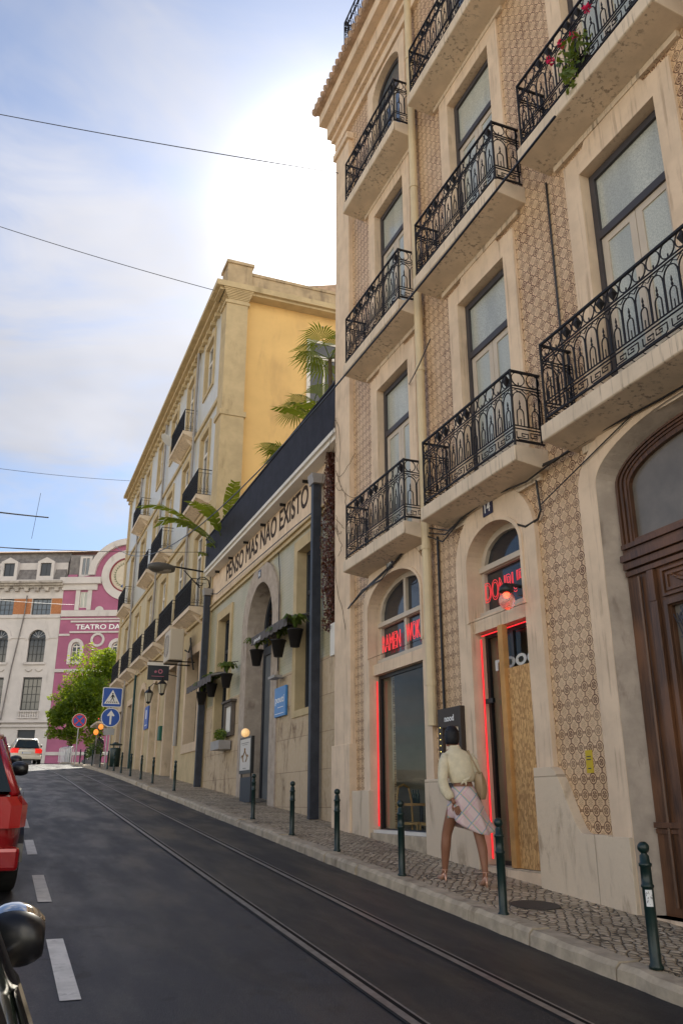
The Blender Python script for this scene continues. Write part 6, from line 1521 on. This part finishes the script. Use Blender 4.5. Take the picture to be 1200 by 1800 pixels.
# ---------------------------------------------------------------- cars
def car(name, label, paint, loc, rz, Lc=4.35, Wd=1.80, H=1.58, belt=.98, tail='taillight', suv=True, pitch=0, mo=.03, mz=0.0, side=.88):
    t = thing(name, label, 'car', loc, rz); t.rotation_euler = (pitch, 0, rz); h = Wd / 2
    # local: x right, y forward (0 = rear bumper), z up
    st = [(-.02, .42, .80, .70), (.05, .30, .86, .86), (.25, .24, .95, .95), (.7, .22, .98, .99), (1.6, .22, .97, 1.0), (2.6, .22, .96, 1.0), (3.2, .22, .95, .99), (3.75, .24, .86, .96), (4.15, .28, .76, .88), (4.33, .40, .66, .74)]
    k = Lc / 4.35; RG = []
    for y, zs, zb, w in st:
        w *= h; zb = zb * belt / .98; dz_ = zb - zs
        half = [(0, zs), (w * .75, zs), (w * .93, zs + .04), (w * .985, zs + dz_ * .25), (w, zs + dz_ * .5), (w * .985, zs + dz_ * .72), (w * .95, zs + dz_ * .9), (w * .86, zb), (w * .5, zb + .035), (0, zb + .045)]
        RG.append([(x, y * k, z) for x, z in half] + [(-x, y * k, z) for x, z in half[-2:0:-1]])
    MB().rings(RG).build('body', paint, t, world=False, smooth=True, sub=2)
    # greenhouse
    y0, y1, r0, r1 = .06 * k, 3.20 * k, .42 * k, 2.35 * k
    B = [(-.82 * h, y0), (.82 * h, y0), (side * h, .9 * k), (side * h, 2.4 * k), ((side - .10) * h, y1), (-(side - .10) * h, y1), (-side * h, 2.4 * k), (-side * h, .9 * k)]
    T = [(-.60 * h, r0), (.60 * h, r0), (.68 * h, 1.0 * k), (.68 * h, 2.0 * k), (.58 * h, r1), (-.58 * h, r1), (-.68 * h, 2.0 * k), (-.68 * h, 1.0 * k)]
    zt = lambda y: H - .05 - .05 * abs(y / k - 1.4) ** 1.5
    MB().rings([[(x, y, belt + .0) for x, y in B], [(x, y, zt(y)) for x, y in T]]).build('windows', 'carglass', t, world=False)
    rg = MB(); rg.rings([[(x * 1.03, y + (.03 if y > 1.5 * k else -.05), zt(y) - .03) for x, y in T], [(x * 1.0, y, zt(y) + .02) for x, y in T], [(x * .7, y * .9 + .13 * k, zt(y) + .055) for x, y in T]]); rg.build('roof', paint, t, world=False, smooth=True)
    for i, r in ((0, .045), (1, .045), (4, .04), (5, .04), (3, .03), (6, .03), (2, .028), (7, .028)): MB().tube([(B[i][0] * 1.0, B[i][1], belt - .03), (T[i][0] * 1.01, T[i][1], zt(T[i][1]) - .01)], [r * 1.1, r * .8], 6).build('pillar', paint if suv else 'plastic', t, world=False, smooth=True)
    for sx in (-1, 1): MB().tube([(sx * (side + .005) * h, .3 * k, belt + .01), (sx * (side + .02) * h, 1.6 * k, belt + .01), (sx * (side + .012) * h, 2.5 * k, belt + .005), (sx * (side - .06) * h, 3.1 * k, belt - .01)], .014, 6).build('window_trim', 'chrome', t, world=False)
    for sx in (-1, 1):
        for y in (.78 * k, 3.48 * k):
            w_ = MB(); w_.v = []; pr_ = [(.19, -.09), (.30, -.10), (.335, -.07), (.335, .07), (.30, .10), (.19, .09)]
            w_.lathe(pr_, (0, 0, 0), 24); w_.v = [(sx * (h - .11) + c, y + a, .33 + b) for a, b, c in w_.v]
            wh = w_.build('wheel', 'tyre', t, world=False, smooth=False)
            rm = MB(); rm.lathe([(.03, .03), (.19, .06), (.21, .085), (.20, .0)], (0, 0, 0), 20); rm.v = [(sx * (h - .10) + sx * c, y + a, .33 + b) for a, b, c in rm.v]; rm.build('rim', 'steel', wh, world=False)
            ar_ = MB(); ar_.slab([(y + .40 * math.cos(a), .33 + .40 * math.sin(a)) for a in [math.pi * i / 14 for i in range(15)]], [], sx * h * 1.004, sx * (h - .25), 'x'); ar_.build('wheel_arch', 'plastic', t, world=False)
        # tail lamp wrapping the corner
        tl = MB(); RG = []
        for z_l in (.66, .72, .86, .94):
            kx = .92 if z_l > .9 else 1; RG.append([(sx * h * q_ * kx, y, z_l * belt / .98) for q_, y in ((.52, -.035), (.78, -.03), (.90, .03), (.97, .16), (.99, .46), (.90, .46), (.6, .1))])
        tl.rings(RG).build('tail_light', tail, t, world=False, smooth=False)
        mi = MB(); RG = []
        for j in range(9):
            u = j / 8; w = math.sin(math.pi * (.10 + .80 * u)) ** .45; RG.append([(sx * (h * .95 + mo + (.16 if mo < 0 else .20) * u), 2.82 * k + .075 * w * math.cos(a) - .03 * u, belt + mz + .12 + .085 * w * math.sin(a) - .01 * u) for a in [2 * math.pi * i / 16 for i in range(16)]])
        mo_ = mi.rings(RG).build('wing_mirror', 'plastic', t, world=False, smooth=True)
        RG = []
        for j in range(9):
            u = j / 8; w = math.sin(math.pi * (.10 + .80 * u)) ** .45; RG.append([(sx * (h * .95 + mo + (.16 if mo < 0 else .20) * u), 2.82 * k + .015 + .07 * w * math.cos(a) - .03 * u, belt + mz + .125 + .092 * w * math.sin(a) - .01 * u) for a in [math.pi * i / 12 for i in range(13)]])
        MB().rings(RG, cap=False).build('mirror_cap', 'chrome' if name == 'silver_car' else ('plastic' if name != 'white_car' else paint), mo_, world=False, smooth=True)
        MB().ball((sx * (h * .95 + mo + .09), 2.82 * k - .045, belt + mz + .12), .06, 14, (1.1, .62, 1.0)).build('mirror_glass', 'darkglass', mo_, world=False)
        MB().tube([(sx * h * .80, 2.90 * k, belt - .02), (sx * (h * .95 + mo + .06), 2.86 * k, belt + mz + .06)], [.04, .03], 6).build('mirror_arm', 'plastic', mo_, world=False)
        for y in (1.25 * k, 2.2 * k): MB().tube([(sx * h * .985, y, belt - .17), (sx * (h + .035), y + .02, belt - .165), (sx * (h + .035), y + .17, belt - .165), (sx * h * .985, y + .2, belt - .17)], .013, 6).build('door_handle', paint, t, world=False, smooth=True)
        sm = MB().tube([(sx * h * 1.001, 1.0 * k, .28), (sx * h * 1.0, 1.05 * k, belt - .06)], .004, 4).tube([(sx * h * 1.003, 2.02 * k, .28), (sx * h * 1.0, 2.02 * k, belt - .05)], .004, 4); sm.build('door_seam', 'plastic', t, world=False)
    MB().box(-h * .93, h * .93, -.055, .08, .30, .52).build('rear_bumper', paint if suv else 'plastic', t, world=False, bevel=.04)
    pl_ = MB().box(-.26, .26, -.055, -.03, .62, .73).build('number_plate', 'signwhite', t, world=False)
    MB().box(-.26, -.225, -.058, -.055, .62, .73).build('blue_band', 'signblue', pl_, world=False)
    for sx in (-1, 1): MB().ball((sx * h * .68, 4.2 * k, .66), .13, 10, (1.2, .6, .6)).build('headlight', 'paleglass', t, world=False, smooth=True)
    return t


slope = math.atan(.0724)
car('silver_car', 'champagne silver car at the bottom left corner, chrome mirror cap catching the sun', 'silver', (-.585, .25, gz(.25)), R(2.6), Wd=1.70, belt=.95, H=1.5, suv=False, mo=-.06, mz=-.07, side=.94, pitch=slope)
car('red_car', 'glossy red car parked on the left, its tail light facing the camera', 'redpaint', (-.52, 9.35, gz(9.35)), R(3.6), Wd=1.80, H=1.62, belt=1.03, pitch=slope)
car('dark_car', 'dark car parked ahead of the red one, only its mirror showing', 'greycar', (-.62, 14.6, gz(14.6)), R(.5), Wd=1.78, H=1.5, belt=.98, pitch=slope)
car('white_car', 'pale beige car with lit tail lights driving over the crest', 'pearl', (1.62, 56.0, gz(56)), R(3), Wd=1.86, H=1.56, tail='braketail', pitch=math.atan(.055))

# ---------------------------------------------------------------- wires across the street
def wire(lb, a, b_, r=.012, sag=.25, m='black', cat='cable', name='overhead_wire', group=None):
    a, b_ = Vector(a), Vector(b_); n = 20
    pts = [a.lerp(b_, i / n) - Vector((0, 0, 4 * sag * (i / n) * (1 - i / n))) for i in range(n + 1)]
    o = MB().tube(pts, r, 5).build(name, m, at=tuple(a)); return tag(o, lb, cat, group)
wire('thin wire crossing the sky highest in the picture, ending in the sun glare', (-8.0, 22.0, 20.6), (5.7, 14.6, 15.4), .011, .15)
wire('thin wire crossing the sky to the top corner of the yellow building', (-8.0, 28.5, 22.6), (5.55, 27.3, 20.2), .013, .2)
wire('faint thin wire low in the sky reaching the far end of the yellow building', (-9, 42, 17.6), (5.7, 51, 21.0), .013, .3)
wire('dark tram contact wire with a curled end over the street', (-6, 22, 8.9), (.74, 34, 12.5), .028, .1, cat='tram wire')
wire('lower dark tram contact wire above the white building', (-6, 32, 10.6), (.74, 45, 14.2), .026, .1, cat='tram wire')
wire('pale wire slanting across the white and pink facades', (-5.0, 18, 5.6), (3.7, 60, 14.7), .012, .1, 'signwhite')
wire('long dark cable running from the far facades up to the balconies of the tiled building', (5.1, 50.0, 16.3), (4.55, 5.5, 8.3), .016, 2.2)
wire('thin dark cable strung across the street at the street lamp bracket', (-7, 30, 9.9), (5.95, 27.4, 9.8), .010, .25)
wire('short taut guy wire between the balconies of the tiled building', (F - .05, 11.4, 8.35), (F - .75, 9.3, 7.9), .010, .03)
wire('vertical steady wire hanging above the white building', (.25, 40, 13.3), (.40, 40, 15.6), .010, .0)
# bundles of cable pinned under the first balconies of the tiled building
for i in range(3):
    pts = []
    for (yy, zz) in ((13.9, 5.05), (13.2, 5.22), (12.4, 5.33), (11.6, 5.45), (10.9, 5.62), (10.2, 5.36), (9.6, 5.44), (8.8, 5.52), (8.0, 5.50), (7.4, 5.44), (6.9, 5.48), (5.6, 5.46), (4.0, 5.5), (1.0, 5.5)): pts.append((F - .085 - .012 * i, yy + i * .07, zz - .035 * i * (1 + math.sin(yy * 3 + i))))
    o = MB().tube(pts, .012, 5).build('facade_cable', 'black', at=pts[0]); tag(o, ('uppermost', 'middle', 'lowest')[i] + ' black cable looping along the facade under the first floor balconies', 'cable', 'cables pinned to the tiled facade')
o = MB().tube([(F - .05, 8.02, 5.36), (F - .05, 7.98, 4.95), (F - .05, 8.05, 4.86), (F - .06, 8.3, 4.84), (F - .06, 8.6, 4.98)], .016, 6).build('facade_cable', 'black', at=(F, 8, 5.3)); tag(o, 'black cable dropping down and curling onto the arch of the boarded doorway', 'cable')
for i, (a, b_) in enumerate((((F - .09, 7.6, 5.42), (F - .09, 4.6, 5.75)), ((F - .09, 7.9, 5.0), (F - .12, 4.2, 5.9)))):
    o = MB().tube([Vector(a).lerp(Vector(b_), k / 6) for k in range(7)], .008, 5).build('facade_cable', 'black', at=a); tag(o, ('upper', 'lower')[i] + ' thin slack cable slanting up across the arch of the wooden door', 'cable')
